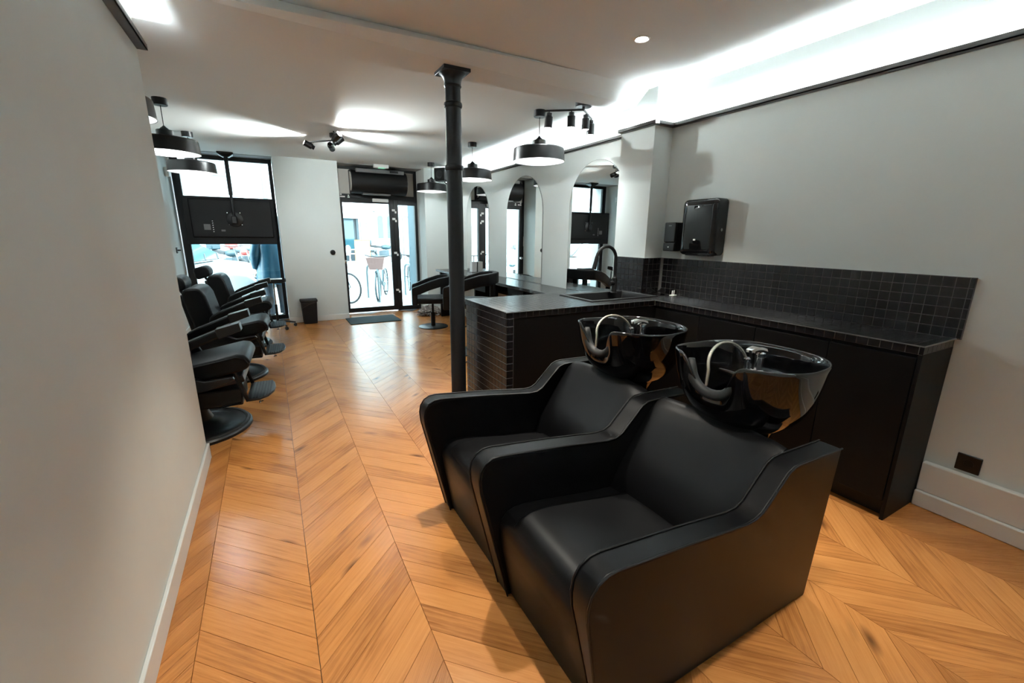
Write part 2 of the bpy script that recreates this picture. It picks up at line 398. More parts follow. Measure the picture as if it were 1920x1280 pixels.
# ------------------------------------------------------------------ window and door
def bars(root, name, rects, y0, y1, material='frame_black', bevel=0.003):
    for (x0, x1, z0, z1) in rects: B(name, (x0, x1, y0, y1, z0, z1), material, root, bevel=bevel)
win = struct(bpy.data.objects.new('window_1', None)); COL.objects.link(win)
wx0, wx1 = -1.10, 0.17
bars(win, 'window_frame', [(wx0, wx0 + 0.09, 0, 2.485), (wx1 - 0.05, wx1, 0, 2.485), (wx0 + 0.09, wx1 - 0.05, 2.43, 2.485), (wx0 + 0.09, wx1 - 0.05, 0, 0.07), (wx0 + 0.09, wx1 - 0.05, 1.83, 1.89)], YG, YG + 0.07)
for (z0, z1) in ((0.07, 1.83), (1.89, 2.43)): B('pane', (wx0 + 0.09, wx1 - 0.05, YG + 0.03, YG + 0.04, z0, z1), 'glass', win)
dr = struct(bpy.data.objects.new('door_1', None)); COL.objects.link(dr)
bars(dr, 'door_frame', [(1.065, 1.10, 0, 2.485), (2.405, 2.455, 0, 2.485), (1.10, 2.405, 2.445, 2.485), (1.10, 2.405, 1.985, 2.05), (2.02, 2.10, 0.0, 1.985), (2.10, 2.405, 1.90, 1.985), (2.10, 2.405, 0.0, 0.08)], YG, YG + 0.08)
leaf = G().box(1.10, 1.165, YG + 0.01, YG + 0.06, 0.015, 1.985).build('door_leaf', 'frame_black', dr, bevel=0.003)
bars(leaf, 'leaf_rail', [(1.945, 2.02, 0.015, 1.985), (1.165, 1.945, 1.91, 1.985), (1.165, 1.945, 0.015, 0.095)], YG + 0.01, YG + 0.06)
B('pane', (1.165, 1.945, YG + 0.03, YG + 0.038, 0.095, 1.91), 'glass', leaf)
B('pane', (2.10, 2.405, YG + 0.03, YG + 0.038, 0.08, 1.90), 'glass', dr)
B('transom_panel', (1.10, 1.45, YG + 0.03, YG + 0.05, 2.05, 2.445), 'cream_panel', dr); B('transom_panel', (1.45, 2.405, YG + 0.03, YG + 0.05, 2.05, 2.445), 'cream_panel', dr)
kn = G(); kn.lathe([(0.028, 0), (0.028, 0.008), (0.012, 0.012), (0.012, 0.035), (0.027, 0.04), (0.027, 0.058), (0.018, 0.064)], 18, M=Matrix.Translation((1.132, YG + 0.01, 0.925)) @ Matrix.Rotation(PI / 2, 4, 'X')); kn.build('door_knob', 'chrome', leaf)
B('lock_plate', (1.052, 1.075, YG - 0.012, YG, 1.17, 1.37), 'white_plastic', dr, bevel=0.002)
B('door_closer', (1.66, 1.93, YG - 0.045, YG + 0.01, 1.935, 1.99), 'white_plastic', leaf, bevel=0.006)
for (x, z) in ((1.99, 1.79), (1.99, 1.64), (1.99, 1.045), (1.99, 0.37)):
    B('sticker', (x, x + 0.055, YG - 0.002, YG + 0.0005, z, z + 0.036), 'mark_white', dr)
    B('sticker', (x + 0.048, x + 0.078, YG - 0.002, YG + 0.0005, z - 0.034, z + 0.002), 'mark_white', dr)
for (x0, x1, z) in ((1.135, 1.215, 1.99), (1.135, 1.165, 2.025), (1.255, 1.29, 1.985), (1.262, 1.282, 2.012)):
    B('sticker', (x0, x1, YG - 0.003, YG + 0.0005, z, z + 0.022), 'mark_white', dr)

# ------------------------------------------------------------------ cast iron column
col = thing('iron_column', 'slim black cast iron column with ringed shaft and square capital', 'column', (1.175, 2.96, 0))
G().lathe([(0.075, 0), (0.075, 0.03), (0.062, 0.05), (0.056, 0.07), (0.0545, 1.86), (0.0535, 2.05), (0.050, 2.36)], 32).build('shaft', 'column_paint', col)
for z, r in ((1.843, 0.064), (2.233, 0.061)): G().lathe([(0.052, z - 0.018), (r - 0.003, z - 0.014), (r, z - 0.006), (r, z + 0.006), (r - 0.003, z + 0.014), (0.052, z + 0.018)], 32).build('collar', 'column_paint', col)
G().lathe([(0.052, 2.335), (0.058, 2.345), (0.054, 2.352), (0.056, 2.372), (0.064, 2.395), (0.082, 2.415), (0.09, 2.42)], 32).build('capital', 'column_paint', col)
G().box(-0.092, 0.092, -0.092, 0.092, 2.418, ZB).build('cap_plate', 'column_paint', col, bevel=0.003)

# ------------------------------------------------------------------ tiles
TP, TS, TT = 0.05, 0.0475, 0.0022
def tile_me(sx, sy):
    g = G(); a, b_, c = sx / 2, sy / 2, 0.0007
    lo = [(-a, -b_, 0), (a, -b_, 0), (a, b_, 0), (-a, b_, 0)]; mid = [(-a, -b_, TT - c), (a, -b_, TT - c), (a, b_, TT - c), (-a, b_, TT - c)]
    hi = [(-a + c, -b_ + c, TT), (a - c, -b_ + c, TT), (a - c, b_ - c, TT), (-a + c, b_ - c, TT)]
    g.loft([[Vector(p) for p in r] for r in (lo, mid, hi)]); me = g.mesh('tile'); me.materials.append(MATS['tile']); return me
_tm = {}
def tile_at(parent, P, ux, uy, sx=TS, sy=TS, stuff=None):
    """tile centred at P on a surface with in-plane axes ux, uy"""
    ux = Vector(ux); uy = Vector(uy); n = ux.cross(uy)
    M = Matrix((ux, uy, n)).transposed().to_4x4(); M.translation = P
    M = M @ Matrix.Rotation(random.gauss(0, 0.0025), 4, 'X') @ Matrix.Rotation(random.gauss(0, 0.0025), 4, 'Y')
    key = (round(sx, 4), round(sy, 4))
    if key not in _tm: _tm[key] = tile_me(sx, sy)
    if stuff is not None:
        me = _tm[key]; stuff.add([M @ v.co for v in me.vertices], [tuple(p.vertices) for p in me.polygons]); return
    o = bpy.data.objects.new('tile', _tm[key]); COL.objects.link(o); o.parent = parent; o.matrix_local = M
def tile_grid(parent, O, ux, uy, W, H, skip=None, limit=None):
    """covers a W x H rectangle from corner O; cut tiles at the far edges"""
    O = Vector(O); ux = Vector(ux); uy = Vector(uy); out = []
    nx = int(math.ceil(W / TP - 0.15)); ny = int(math.ceil(H / TP - 0.15))
    for i in range(nx):
        for j in range(ny):
            a0, a1 = i * TP, min((i + 1) * TP, W); b0, b1 = j * TP, min((j + 1) * TP, H)
            if i == nx - 1: a1 = W
            if j == ny - 1: b1 = H
            P = O + ux * (a0 + a1) / 2 + uy * (b0 + b1) / 2
            if skip and skip(P): continue
            out.append((P, ux, uy, round(a1 - a0 - 0.0034, 4), round(b1 - b0 - 0.0034, 4)))
    return out
X_, Y_, Z_ = Vector((1, 0, 0)), Vector((0, 1, 0)), Vector((0, 0, 1))
TOP = 0.92
bs = thing('tiled_backsplash', 'black mosaic tile backsplash on the wall above the long back counter', 'backsplash', (XR, 0.74, TOP))
bs.location = (0, 0, 0)
B('grout_bed', (XR - 0.015, XR, 0.74, 2.695, TOP - 0.004, 1.222), 'grout', bs)
for a in tile_grid(bs, (XR - 0.015, 2.66, TOP), -Y_, Z_, 1.92, 0.302): tile_at(bs, *a)
pbs = thing('pilaster_tiling', 'black mosaic tiles wrapped around the foot of the wall pilaster', 'backsplash')
B('grout_bed', (XP - 0.012, XP, 2.688, 3.06, TOP - 0.004, 1.222), 'grout', pbs); B('grout_bed', (XP - 0.012, XR - 0.015, 2.688, 2.70, TOP - 0.004, 1.222), 'grout', pbs)
for a in tile_grid(pbs, (XP - 0.012, 3.06, TOP), -Y_, Z_, 0.37, 0.302): tile_at(pbs, *a)
for a in tile_grid(pbs, (XP - 0.012, 2.688, TOP), X_, Z_, 0.19, 0.302): tile_at(pbs, *a)
# worktop (L shaped) with sink opening
PX0, PX1, PY0, PY1 = 1.275, 2.765, 2.375, 3.06
CX, CY0 = 2.585, 0.755
SK = (2.085, 2.735, 2.52, 2.90)
wt = thing('tiled_worktop', 'L-shaped black mosaic tiled worktop with grey joints and a sink cut-out', 'worktop')
def bed(*r): B('grout_bed', r, 'grout', wt)
zb, zt = 0.878, TOP - TT
bed(PX0 + .006, SK[0], PY0 + .006, PY1 - .006, zb, zt); bed(SK[1], 2.955, PY0 + .006, 2.685, zb, zt); bed(SK[1], PX1 - .01, 2.685, PY1 - .006, zb, zt); bed(SK[0], SK[1], PY0 + .006, SK[2], zb, zt); bed(SK[0], SK[1], SK[3], PY1 - .006, zb, zt); bed(CX + .006, 2.955, CY0 + .006, PY0 + .006, zb, zt)
insk = lambda P: SK[0] - 0.012 < P.x < SK[1] + 0.012 and SK[2] - 0.012 < P.y < SK[3] + 0.012
tl = tile_grid(wt, (PX0, PY0, zt), X_, Y_, PX1 - PX0, PY1 - PY0, skip=insk)
tl += tile_grid(wt, (PX1, PY0, zt), X_, Y_, 0.185, 0.31)
tl += tile_grid(wt, (CX, PY0, zt), X_, -Y_, 0.37, PY0 - CY0) if False else tile_grid(wt, (CX, CY0, zt), X_, Y_, 0.37, PY0 - CY0)
edge = tile_grid(wt, (PX0 + .006, PY1 - .006, zb), -Y_, Z_, PY1 - PY0 - .012, 0.042) + tile_grid(wt, (PX0 + .002, PY0 + .006, zb), X_, Z_, CX - PX0, 0.042) + tile_grid(wt, (CX + .006, PY0, zb), -Y_, Z_, PY0 - CY0, 0.042) + tile_grid(wt, (CX + .006, CY0 + .006, zb), X_, Z_, 0.36, 0.042)
def pixarea(a):
    P, ux, uy, sx, sy = a; q = [project(P + ux * dx * sx / 2 + uy * dy * sy / 2) for dx, dy in ((-1, -1), (1, -1), (1, 1), (-1, 1))]
    if any(p is None for p in q): return 0
    return abs(sum(q[i][0] * q[(i + 1) % 4][1] - q[(i + 1) % 4][0] * q[i][1] for i in range(4))) / 2
alltl = sorted(tl + edge, key=pixarea, reverse=True)
for a in alltl[:299]: tile_at(wt, *a)
st = G()
for a in alltl[299:]: tile_at(wt, *a, stuff=st)
so = st.build('tile_field', 'tile', wt, smooth=0); so['kind'] = 'stuff'
mat('edge_metal', (0.20, 0.20, 0.20), 0.35, 0.6)
for rr in ((CX - 0.0005, CX + 0.0045, CY0, PY0, TOP - 0.004, TOP + 0.0012), (PX0 - 0.0005, CX, PY0 - 0.0005, PY0 + 0.0035, TOP - 0.003, TOP + 0.0008), (CX, 2.955, CY0 - 0.0005, CY0 + 0.004, TOP - 0.004, TOP + 0.0012)): B('edge_strip', rr, 'edge_metal', wt)
# peninsula body
pen = thing('peninsula_counter', 'black peninsula counter with mosaic tiled end beside the iron column', 'counter')
B('carcass', (PX0 + 0.012, CX + 0.05, PY0 + 0.012, PY1 - 0.02, 0.0, 0.715), 'black_panel', pen); B('back_panel', (PX0 + 0.012, CX + 0.05, PY1 - 0.04, PY1 - 0.02, 0.715, zb), 'black_panel', pen)
B('front_panel', (PX0 + 0.058, CX + 0.04, PY0 + 0.006, PY0 + 0.012, 0.0, zb - 0.003), 'black_panel', pen)
B('grout_bed', (PX0 + 0.006, PX0 + 0.012, PY0 + 0.012, PY1 - 0.02, 0, zb), 'grout', pen); B('grout_bed', (PX0 + 0.006, PX0 + 0.058, PY0 + 0.006, PY0 + 0.012, 0, zb), 'grout', pen)
for a in tile_grid(pen, (PX0 + 0.006, PY1 - 0.02, zb), -Y_, -Z_, PY1 - PY0 - 0.02, zb):
    P, ux, uy, sx, sy = a; tile_at(pen, P, ux, -uy if False else uy, sx, sy) if False else tile_at(pen, P, -ux, uy, sx, sy)
for a in tile_grid(pen, (PX0 + 0.006, PY0 + 0.006, zb), X_, -Z_, 0.05, zb):
    P, ux, uy, sx, sy = a; tile_at(pen, P, ux, -uy, sx, sy)
# back run cabinets
ys = [CY0 + 0.022, 1.146, 1.559, 1.967, 2.37]
names = ['matt black base cabinet next to the end panel of the back counter', 'matt black base cabinet second from the end panel', 'matt black base cabinet third from the end panel', 'matt black base cabinet in the corner against the peninsula']
for i in range(4):
    y0, y1 = ys[i], ys[i + 1]
    c = thing('base_cabinet', names[i], 'cabinet', (CX + 0.03, (y0 + y1) / 2, 0), group='cabinets of the back counter'); h = (y1 - y0) / 2
    B('carcass', (0.0, 0.34, -h + 0.001, h - 0.001, 0.10, zb - 0.002), 'black_panel', c)
    B('door', (-0.02, -0.001, -h + 0.002, h - 0.002, 0.10, zb - 0.02), 'black_panel', c, bevel=0.0015)
    B('plinth', (0.04, 0.06, -h, h, 0.0, 0.10), 'black_matt', c)
ep = B('end_panel', (CX + 0.012, 2.955, CY0 + 0.004, CY0 + 0.020, 0.0, zb), 'black_panel', bevel=0.0015); tag(ep, 'flat black end panel closing the back counter beside the white skirting', 'panel')
# sink and tap
sk = thing('inset_sink', 'black composite inset sink set into the tiled peninsula top', 'sink', (0, 0, 0))
g = G(); x0, x1, y0, y1 = SK; 
def rect(e, z, a=x0, b=x1, c=y0, d=y1): return [Vector(p) for p in ((a - e, c - e, z), (b + e, c - e, z), (b + e, d + e, z), (a - e, d + e, z))]
g.loft([rect(0.022, TOP + 0.001), rect(0.022, TOP + 0.008), rect(-0.012, TOP + 0.008), rect(-0.02, TOP - 0.01), rect(-0.035, 0.74), rect(-0.06, 0.73)], cap=False); n0 = len(g.v) - 4; g.f.append((n0, n0 + 1, n0 + 2, n0 + 3))
g.build('sink_bowl', 'black_matt', sk, bevel=0.004)
G().lathe([(0.001, 0.7315), (0.042, 0.7315), (0.045, 0.7345), (0.03, 0.736), (0.001, 0.736)], 20, c=(2.41, 2.71, 0)).build('drain', 'chrome', sk)
tp = thing('gooseneck_tap', 'tall matt black gooseneck kitchen tap behind the black sink', 'tap', (2.585, 2.845, TOP + 0.008))
tp.location = (2.585, 2.845, TOP + 0.0)
G().lathe([(0.027, 0), (0.027, 0.006), (0.023, 0.01), (0.023, 0.13), (0.015, 0.14), (0.013, 0.16)], 22).build('tap_body', 'black_matt', tp)
pth = [(0, 0, 0.13), (0, 0, 0.22), (-0.0, 0, 0.29)] + [(-0.105 + 0.105 * math.cos(a), 0, 0.29 + 0.105 * math.sin(a)) for a in [PI * i / 14 for i in range(1, 13)]]
lx = pth[-1]; pth += [(lx[0] - 0.012, 0, lx[2] - 0.03)]
G().tube(pth, 0.0135, 12).build('spout', 'black_matt', tp)
G().tube([(lx[0] - 0.010, 0, lx[2] - 0.025), (lx[0] - 0.016, 0, lx[2] - 0.055), (lx[0] - 0.034, 0, lx[2] - 0.125)], [0.0155, 0.0165, 0.019], 14).build('spray_head', 'black_matt', tp)
G().tube([(0, 0, 0.085), (-0.062, -0.01, 0.085)], [0.02, 0.02], 16).tube([(-0.052, -0.008, 0.10), (-0.05, -0.008, 0.19)], 0.005, 8).build('lever_handle', 'black_matt', tp)

# small things on the counter
for i, (x, y, rz, lb) in enumerate(((2.785, 2.615, 0.5, 'black dryer nozzle lying nearest the pilaster on the tiled counter'), (2.875, 2.575, 0.9, 'black dryer nozzle lying beside the small white plug stand'))):
    n = thing('dryer_nozzle', lb, 'nozzle', (x, y, TOP), rz, 'nozzles on the counter')
    rings = []
    for t in range(6):
        u = t / 5; rings.append([Vector((-0.03 + 0.075 * u, (0.022 + 0.012 * u) * math.cos(a), 0.025 + (0.022 - 0.014 * u) * math.sin(a) + 0.016 * (1 - u))) for a in [2 * PI * k / 14 for k in range(14)]])
    G().loft(rings).build('nozzle_body', 'black_metal', n); 
    G().torus((-0.03, 0, 0.041), 0.022, 0.003, 'x', 16, 6).build('collar_ring', 'black_metal', n)
ps = thing('plug_stand', 'small white plastic piece with two upright pins by the black nozzles', 'plug', (2.915, 2.49, TOP), 0.3)
B('plate', (-0.03, 0.03, -0.02, 0.02, 0, 0.008), 'white_plastic', ps, bevel=0.003)
for s_ in (-1, 1): G().lathe([(0.004, 0.008), (0.004, 0.042), (0.002, 0.045)], 10, c=(s_ * 0.017, 0, 0)).build('pin', 'white_plastic', ps)

# dispensers on the wall
td = thing('towel_dispenser', 'large glossy black paper towel dispenser on the wall above the backsplash', 'dispenser', (XR, 2.272, 1.262))
def rrect(w, h, r, n=5):
    pts = []
    for (cx, cz, a0) in ((w / 2 - r, r, -PI / 2), (w / 2 - r, h - r, 0), (-w / 2 + r, h - r, PI / 2), (-w / 2 + r, r, PI)):
        pts += [(cx + r * math.cos(a0 + PI / 2 * i / n), cz + r * math.sin(a0 + PI / 2 * i / n)) for i in range(n + 1)]
    return pts
def pillow(w, h, d, r):
    g = G(); rings = []
    for (e, x) in ((0, 0), (0, -d * 0.72), (0.006, -d * 0.88), (0.02, -d * 0.97), (0.045, -d)):
        rr = rrect(w - 2 * e, h - 2 * e, max(0.006, r - e * 0.5)); rings.append([Vector((x, p[0], p[1] + e)) for p in rr])
    return g.loft(rings)
pillow(0.315, 0.415, 0.12, 0.035).build('cover', 'black_gloss', td, smooth=60)
G().lathe([(0.011, 0), (0.011, 0.006), (0.004, 0.008)], 14, M=Matrix.Translation((-0.055, -0.1575, 0.19)) @ Matrix.Rotation(PI / 2, 4, 'X')).build('lock', 'chrome', td)
B('emblem', (-0.1212, -0.1195, 0.005, 0.025, 0.11, 0.122), 'mark_white', td)
B('paper_slot', (-0.10, -0.02, -0.10, 0.10, -0.004, 0.012), 'black_matt', td)
sd = thing('soap_dispenser', 'slim black soap dispenser on the wall left of the towel dispenser', 'dispenser', (XR, 2.53, 1.285))
B('back_box', (-0.105, 0, -0.052, 0.052, 0, 0.225), 'black_matt', sd, bevel=0.008)
B('front_cover', (-0.118, -0.095, -0.055, 0.055, 0.07, 0.226), 'black_metal', sd, bevel=0.006)
B('push_plate', (-0.121, -0.1, -0.055, 0.055, 0.0, 0.066), 'black_metal', sd, bevel=0.006)
B('emblem', (-0.1187, -0.1178, -0.014, 0.014, 0.196, 0.203), 'grey_plastic', sd)
G().prism([(-0.008, 0.036), (0.008, 0.036), (0, 0.026)], 'x', -0.1217, -0.1208).build('arrow_mark', 'mark_white', sd)
so_ = thing('wall_socket', 'black double wall socket above the right-hand skirting', 'socket', (XR, 0.598, 0.262))
B('plate', (-0.012, 0, -0.045, 0.045, 0, 0.088), 'black_metal', so_, bevel=0.003)
G().lathe([(0.021, 0), (0.021, 0.003), (0.016, 0.0035), (0.016, 0.001), (0.001, 0.001)], 20, M=Matrix.Translation((-0.012, 0, 0.044)) @ Matrix.Rotation(-PI / 2, 4, 'Y')).build('outlet', 'black_matt', so_)

# ------------------------------------------------------------------ wash station
ws = thing('wash_station', 'two-seat black leather shampoo station with two glossy basins', 'shampoo chair', (0, 0, 0))
def arm_profile(bx=1.75, tx=1.66):
    pts = [(0.685, 0.0), (0.57, 0.50)]
    pts += [(0.566, 0.545), (0.572, 0.58), (0.590, 0.607), (0.618, 0.622), (0.65, 0.624)]
    pts += [(0.92, 0.597), (1.16, 0.566), (1.205, 0.568), (1.238, 0.584), (1.30, 0.645), (1.345, 0.688), (1.375, 0.700), (1.42, 0.702), (tx, 0.695), (bx, 0.0)]
    return pts
def side_panel(yi, yo_top, yo_bot):
    pr = arm_profile(); r0 = [Vector((x, yi, z)) for x, z in pr]; r1 = [Vector((x, yo_bot + (yo_top - yo_bot) * min(1, z / 0.6), z)) for x, z in pr]
    o = G().loft([r0, r1]).build('side_panel', 'leather', ws, bevel=0.010, seg=3)
    for rr, sgn in ((r0, 1 if yo_top < yi else -1), (r1, -1 if yo_top < yi else 1)):
        G().tube([Vector((p.x, p.y + 0.0, p.z)) for p in rr[:-1]], 0.0035, 6).build('piping', 'leather_seam', o)
side_panel(0.705, 0.632, 0.69); side_panel(1.335, 1.25, 1.25); side_panel(1.88, 1.955, 1.955)
def seat_unit(ya, yb, yc):
    sp = [(0.70, 0.004), (0.655, 0.25), (0.645, 0.33), (0.652, 0.365), (0.675, 0.392), (0.71, 0.404), (0.76, 0.405), (1.0, 0.368), (1.30, 0.33), (1.30, 0.004)]
    G().prism(sp, 'y', ya + 0.001, yb - 0.001).build('seat', 'leather', ws, bevel=0.006, seg=2)
    cp = [(0.668, 0.30), (0.655, 0.345), (0.662, 0.385), (0.69, 0.412), (0.73, 0.422), (0.80, 0.421), (1.0, 0.39), (1.24, 0.352), (1.24, 0.32), (0.80, 0.36), (0.70, 0.34)]
    G().prism(cp, 'y', ya + 0.075, yb - 0.075).build('seat_cushion', 'leather', ws, bevel=0.014, seg=3)
    rings = []
    for i in range(11):
        t = i / 10; y = ya + 0.004 + (yb - ya - 0.008) * t; k = 1 - (2 * t - 1) ** 2; e = min(t, 1 - t)
        cv = 0.035 * k; tk = 0.0 if e < 0.02 else 0.0
        edge = 0.02 * max(0, 1 - e / 0.06)
        pr = [(1.185, 0.345), (1.20, 0.42), (1.265, 0.52), (1.335, 0.62), (1.385, 0.685), (1.41, 0.712), (1.44, 0.722), (1.475, 0.712), (1.485, 0.69), (1.46, 0.62), (1.40, 0.50), (1.33, 0.345)]
        rings.append([Vector((x + (cv if j < 7 else 0) * (0.9 if j > 1 else 0.5) + (edge if 0 < j < 7 else 0), y, z - (0.012 * max(0, 1 - e / 0.05) if 4 < j < 9 else 0))) for j, (x, z) in enumerate(pr)])
    G().loft(rings).build('backrest', 'leather', ws, smooth=50)
    B('rear_box', (1.36, 1.69, ya, yb, 0.0, 0.60), 'leather', ws, bevel=0.004)
    basin(yc)
def basin(yc):
    cx = 1.59
    n = 56
    def rim(th):
        c, s = math.cos(th), math.sin(th)
        # superellipse, blunt at the neck (front, -x), pointed back
        p = 2.6; a = 0.255 if c < 0 else 0.265; b_ = 0.245
        r = (abs(c / a) ** p + abs(s / b_) ** p) ** (-1 / p)
        return r * c, r * s
    def ring(scale_x, scale_y, z, ox=0.0, notch=0.0, thick=0.0, wid=0.095):
        out = []
        for i in range(n):
            th = 2 * PI * i / n; x, y = rim(th)
            x *= scale_x; y *= scale_y; dz = 0.0
            if x < -0.10:
                k = max(0.0, 1 - (abs(y) / wid) ** 4) if abs(y) < wid else 0.0
                dz = -notch * k
                x += 0.05 * k * (1 if notch else 0)
            zr = z + 0.018 * max(0, -x / 0.25) * (1 if notch else 0) + dz
            out.append(Vector((cx + x + ox, yc + y, zr)))
        return out
    R = [ring(0.34, 0.40, 0.672, 0.03), ring(0.50, 0.56, 0.680, 0.025), ring(0.70, 0.75, 0.72, 0.015), ring(0.86, 0.88, 0.785, 0.008, 0.0), ring(0.95, 0.955, 0.86, 0.0, 0.055),
         ring(0.99, 0.99, 0.925, 0, 0.115), ring(1.01, 1.01, 0.948, 0, 0.13), ring(1.0, 1.0, 0.956, 0, 0.132), ring(0.965, 0.965, 0.955, 0, 0.132), ring(0.94, 0.94, 0.945, 0, 0.128),
         ring(0.91, 0.91, 0.90, 0, 0.085), ring(0.86, 0.86, 0.84, 0.004, 0.04), ring(0.74, 0.76, 0.775, 0.01), ring(0.54, 0.58, 0.735, 0.016), ring(0.25, 0.27, 0.722, 0.02)]
    bo = G().loft(R).build('basin', 'black_gloss', ws, smooth=180, sub=1)
    # neck rest
    path = [(cx - 0.205, yc + 0.098 * math.cos(a), 0.945 - 0.115 * math.sin(a) ** 0.8) for a in [PI * i / 14 for i in range(15)]]
    G().tube(path, [0.012] + [0.020] * 13 + [0.012], 10).build('neck_rest', 'rubber', bo, smooth=80)
    # tap: flat mixer body with lever, hose arc and shower head stub
    tx, ty = cx + 0.10, yc + 0.02
    G().lathe([(0.028, 0), (0.028, 0.006), (0.022, 0.01), (0.021, 0.06), (0.024, 0.064), (0.024, 0.078), (0.018, 0.084)], 20, c=(tx, ty, 0.87)).build('mixer_body', 'chrome', bo)
    G().loft([[Vector((tx + 0.022 - 0.095 * u, ty + w * (0.022 - 0.007 * u), 0.955 + 0.012 * math.sin(u * PI * 0.9) + h)) for w, h in ((-1, 0), (1, 0), (0.8, 0.010), (-0.8, 0.010))] for u in [k / 8 for k in range(9)]]).build('mixer_lever', 'chrome', bo, smooth=50)
    hx = tx - 0.095
    G().lathe([(0.03, 0), (0.03, 0.005), (0.014, 0.012), (0.011, 0.05), (0.013, 0.055), (0.013, 0.066), (0.009, 0.07)], 18, c=(hx + 0.02, ty, 0.868)).build('hose_socket', 'chrome', bo)
    hp = [(hx + 0.02 - 0.115 + 0.115 * math.cos(a) , ty + 0.03 * math.sin(a) , 0.92 + 0.085 * math.sin(a)) for a in [PI * i / 18 for i in range(19)]] + [(hx - 0.212, ty, 0.86)]
    G().tube(hp, 0.0062, 10).build('hose', 'steel_hose', bo, smooth=80)
    B('tap_deck', (cx + 0.0, cx + 0.19, yc - 0.10, yc + 0.13, 0.845, 0.87), 'black_gloss', bo, bevel=0.01)
    G().lathe([(0.10, 0.598), (0.095, 0.62), (0.11, 0.66), (0.13, 0.69)], 24, c=(cx + 0.03, yc, 0)).build('basin_pedestal', 'black_gloss', ws)
seat_unit(0.705, 1.25, 0.965); seat_unit(1.335, 1.88, 1.605)

# ------------------------------------------------------------------ pendants
def pendant(loc, label, power):
    p = thing('pendant_lamp', label, 'lamp', loc, 0, 'black disc pendant lamps'); x, y, z = loc   # loc at ceiling
    G().lathe([(0.054, 0), (0.054, -0.052), (0.050, -0.056), (0.004, -0.056)], 28).build('canopy', 'black_metal', p)
    G().tube([(0, 0, -0.05), (0, 0, -0.24)], 0.0032, 8).build('cord', 'black_matt', p)
    zb_ = -0.432
    G().lathe([(0.005, -0.212), (0.014, -0.222), (0.030, -0.236), (0.036, -0.246), (0.058, -0.248), (0.062, -0.253), (0.062, -0.296)], 28).build('cap', 'black_metal', p)
    sh = G().lathe([(0.060, -0.290), (0.075, -0.294), (0.20, -0.314), (0.222, -0.318), (0.230, -0.326), (0.238, zb_), (0.2345, zb_ + 0.001), (0.226, -0.328), (0.20, -0.320), (0.06, -0.298)], 48, cap=False).build('shade', 'black_metal', p)
    G().lathe([(0.234, zb_ + 0.002), (0.2255, -0.3295), (0.199, -0.3215), (0.004, -0.302)], 48, cap=False).build('reflector', 'shade_inner', sh)
    G().ellipsoid((0, 0, -0.352), (0.035, 0.035, 0.04), 16, 10).build('bulb', 'bulb', p)
    lamp('POINT', 'pendant_light', p, (0, 0, -0.397), power, radius=0.02)
PEND = 3.8
pendant((2.268, 3.615, ZF), 'black disc pendant lamp between the spotlight bar and the iron column', PEND)
pendant((2.31, 5.216, ZF), 'black disc pendant lamp just right of the iron column above the middle mirror', PEND)
pendant((2.373, 6.966, ZF), 'black disc pendant lamp beside the wall speaker near the entrance door', PEND)
pendant((-0.75, 3.56, ZF), 'black disc pendant lamp mostly hidden by the left partition', PEND)
pendant((-0.675, 4.951, ZF), 'black disc pendant lamp half hidden by the left partition edge', PEND)
pendant((-0.67, 6.38, ZF), 'black disc pendant lamp hanging in front of the street window', PEND)

# ------------------------------------------------------------------ spotlight bars
def spot_bar(loc, label, rods, power):
    """rods: list of (x0,y0,x1,y1,[(t,tilt_dir)...])"""
    s_ = thing('spotlight_bar', label, 'spotlight', loc, 0, 'four-head spotlight bars')
    G().lathe([(0.07, 0), (0.07, -0.035), (0.064, -0.042), (0.012, -0.042), (0.012, -0.06)], 28).build('canopy', 'black_metal', s_)
    for (x0, y0, x1, y1, heads) in rods:
        a = Vector((x0, y0, -0.062)); b_ = Vector((x1, y1, -0.062)); G().tube([a, b_], 0.0085, 10).build('rod', 'black_metal', s_)
        for t, dv, *kk in heads:
            c = a.lerp(b_, t); d = Vector(dv).normalized(); j = c + Vector((0, 0, -0.05))
            G().tube([c, j], 0.005, 8).build('stem', 'black_metal', s_)
            q = d.to_track_quat('Z', 'Y').to_matrix().to_4x4(); M = Matrix.Translation(j) @ q
            hd = G().lathe([(0.014, -0.034), (0.024, -0.032), (0.024, -0.008), (0.034, -0.002), (0.034, 0.085), (0.030, 0.086), (0.030, 0.055)], 24, M=M).build('spot_head', 'black_metal', s_)
            G().lathe([(0.029, 0.074), (0.028, 0.082), (0.017, 0.088), (0.002, 0.09)], 20, M=M).build('spot_bulb', 'spot_glow', hd)
            lo = lamp('SPOT', 'spot_beam', s_, j + d * 0.098, power * (kk[0] if kk else 1.0), col=(0.92, 1.0, 1.0), radius=0.025, spot=math.radians(105), blend=0.9)
            lo.rotation_euler = d.to_track_quat('-Z', 'Y').to_euler()
spot_bar((2.44, 3.20, ZF), 'black spotlight bar with four heads pointing down before the pilaster', [(0.0, 0.0, -0.26, 0.20, [(0.30, (0, 0, -1)), (0.88, (-0.05, 0.05, -1))]), (0.0, 0.0, 0.25, 0.20, [(0.3, (0, 0, -1)), (0.9, (0.1, 0.1, -1))])], 7)
spot_bar((0.80, 5.60, ZF), 'black spotlight bar with four splayed heads in the middle of the ceiling', [(-0.03, 0.06, -0.29, 0.33, [(0.1, (0.25, 0.7, -0.22), 0.17), (0.8, (-0.9, -0.05, 0.42), 0.85)]), (0.0, -0.03, -0.08, -0.42, [(0.25, (0.8, 0.18, 0.62), 0.65), (0.75, (0.5, -0.7, 0.5), 1.0)])], 125)
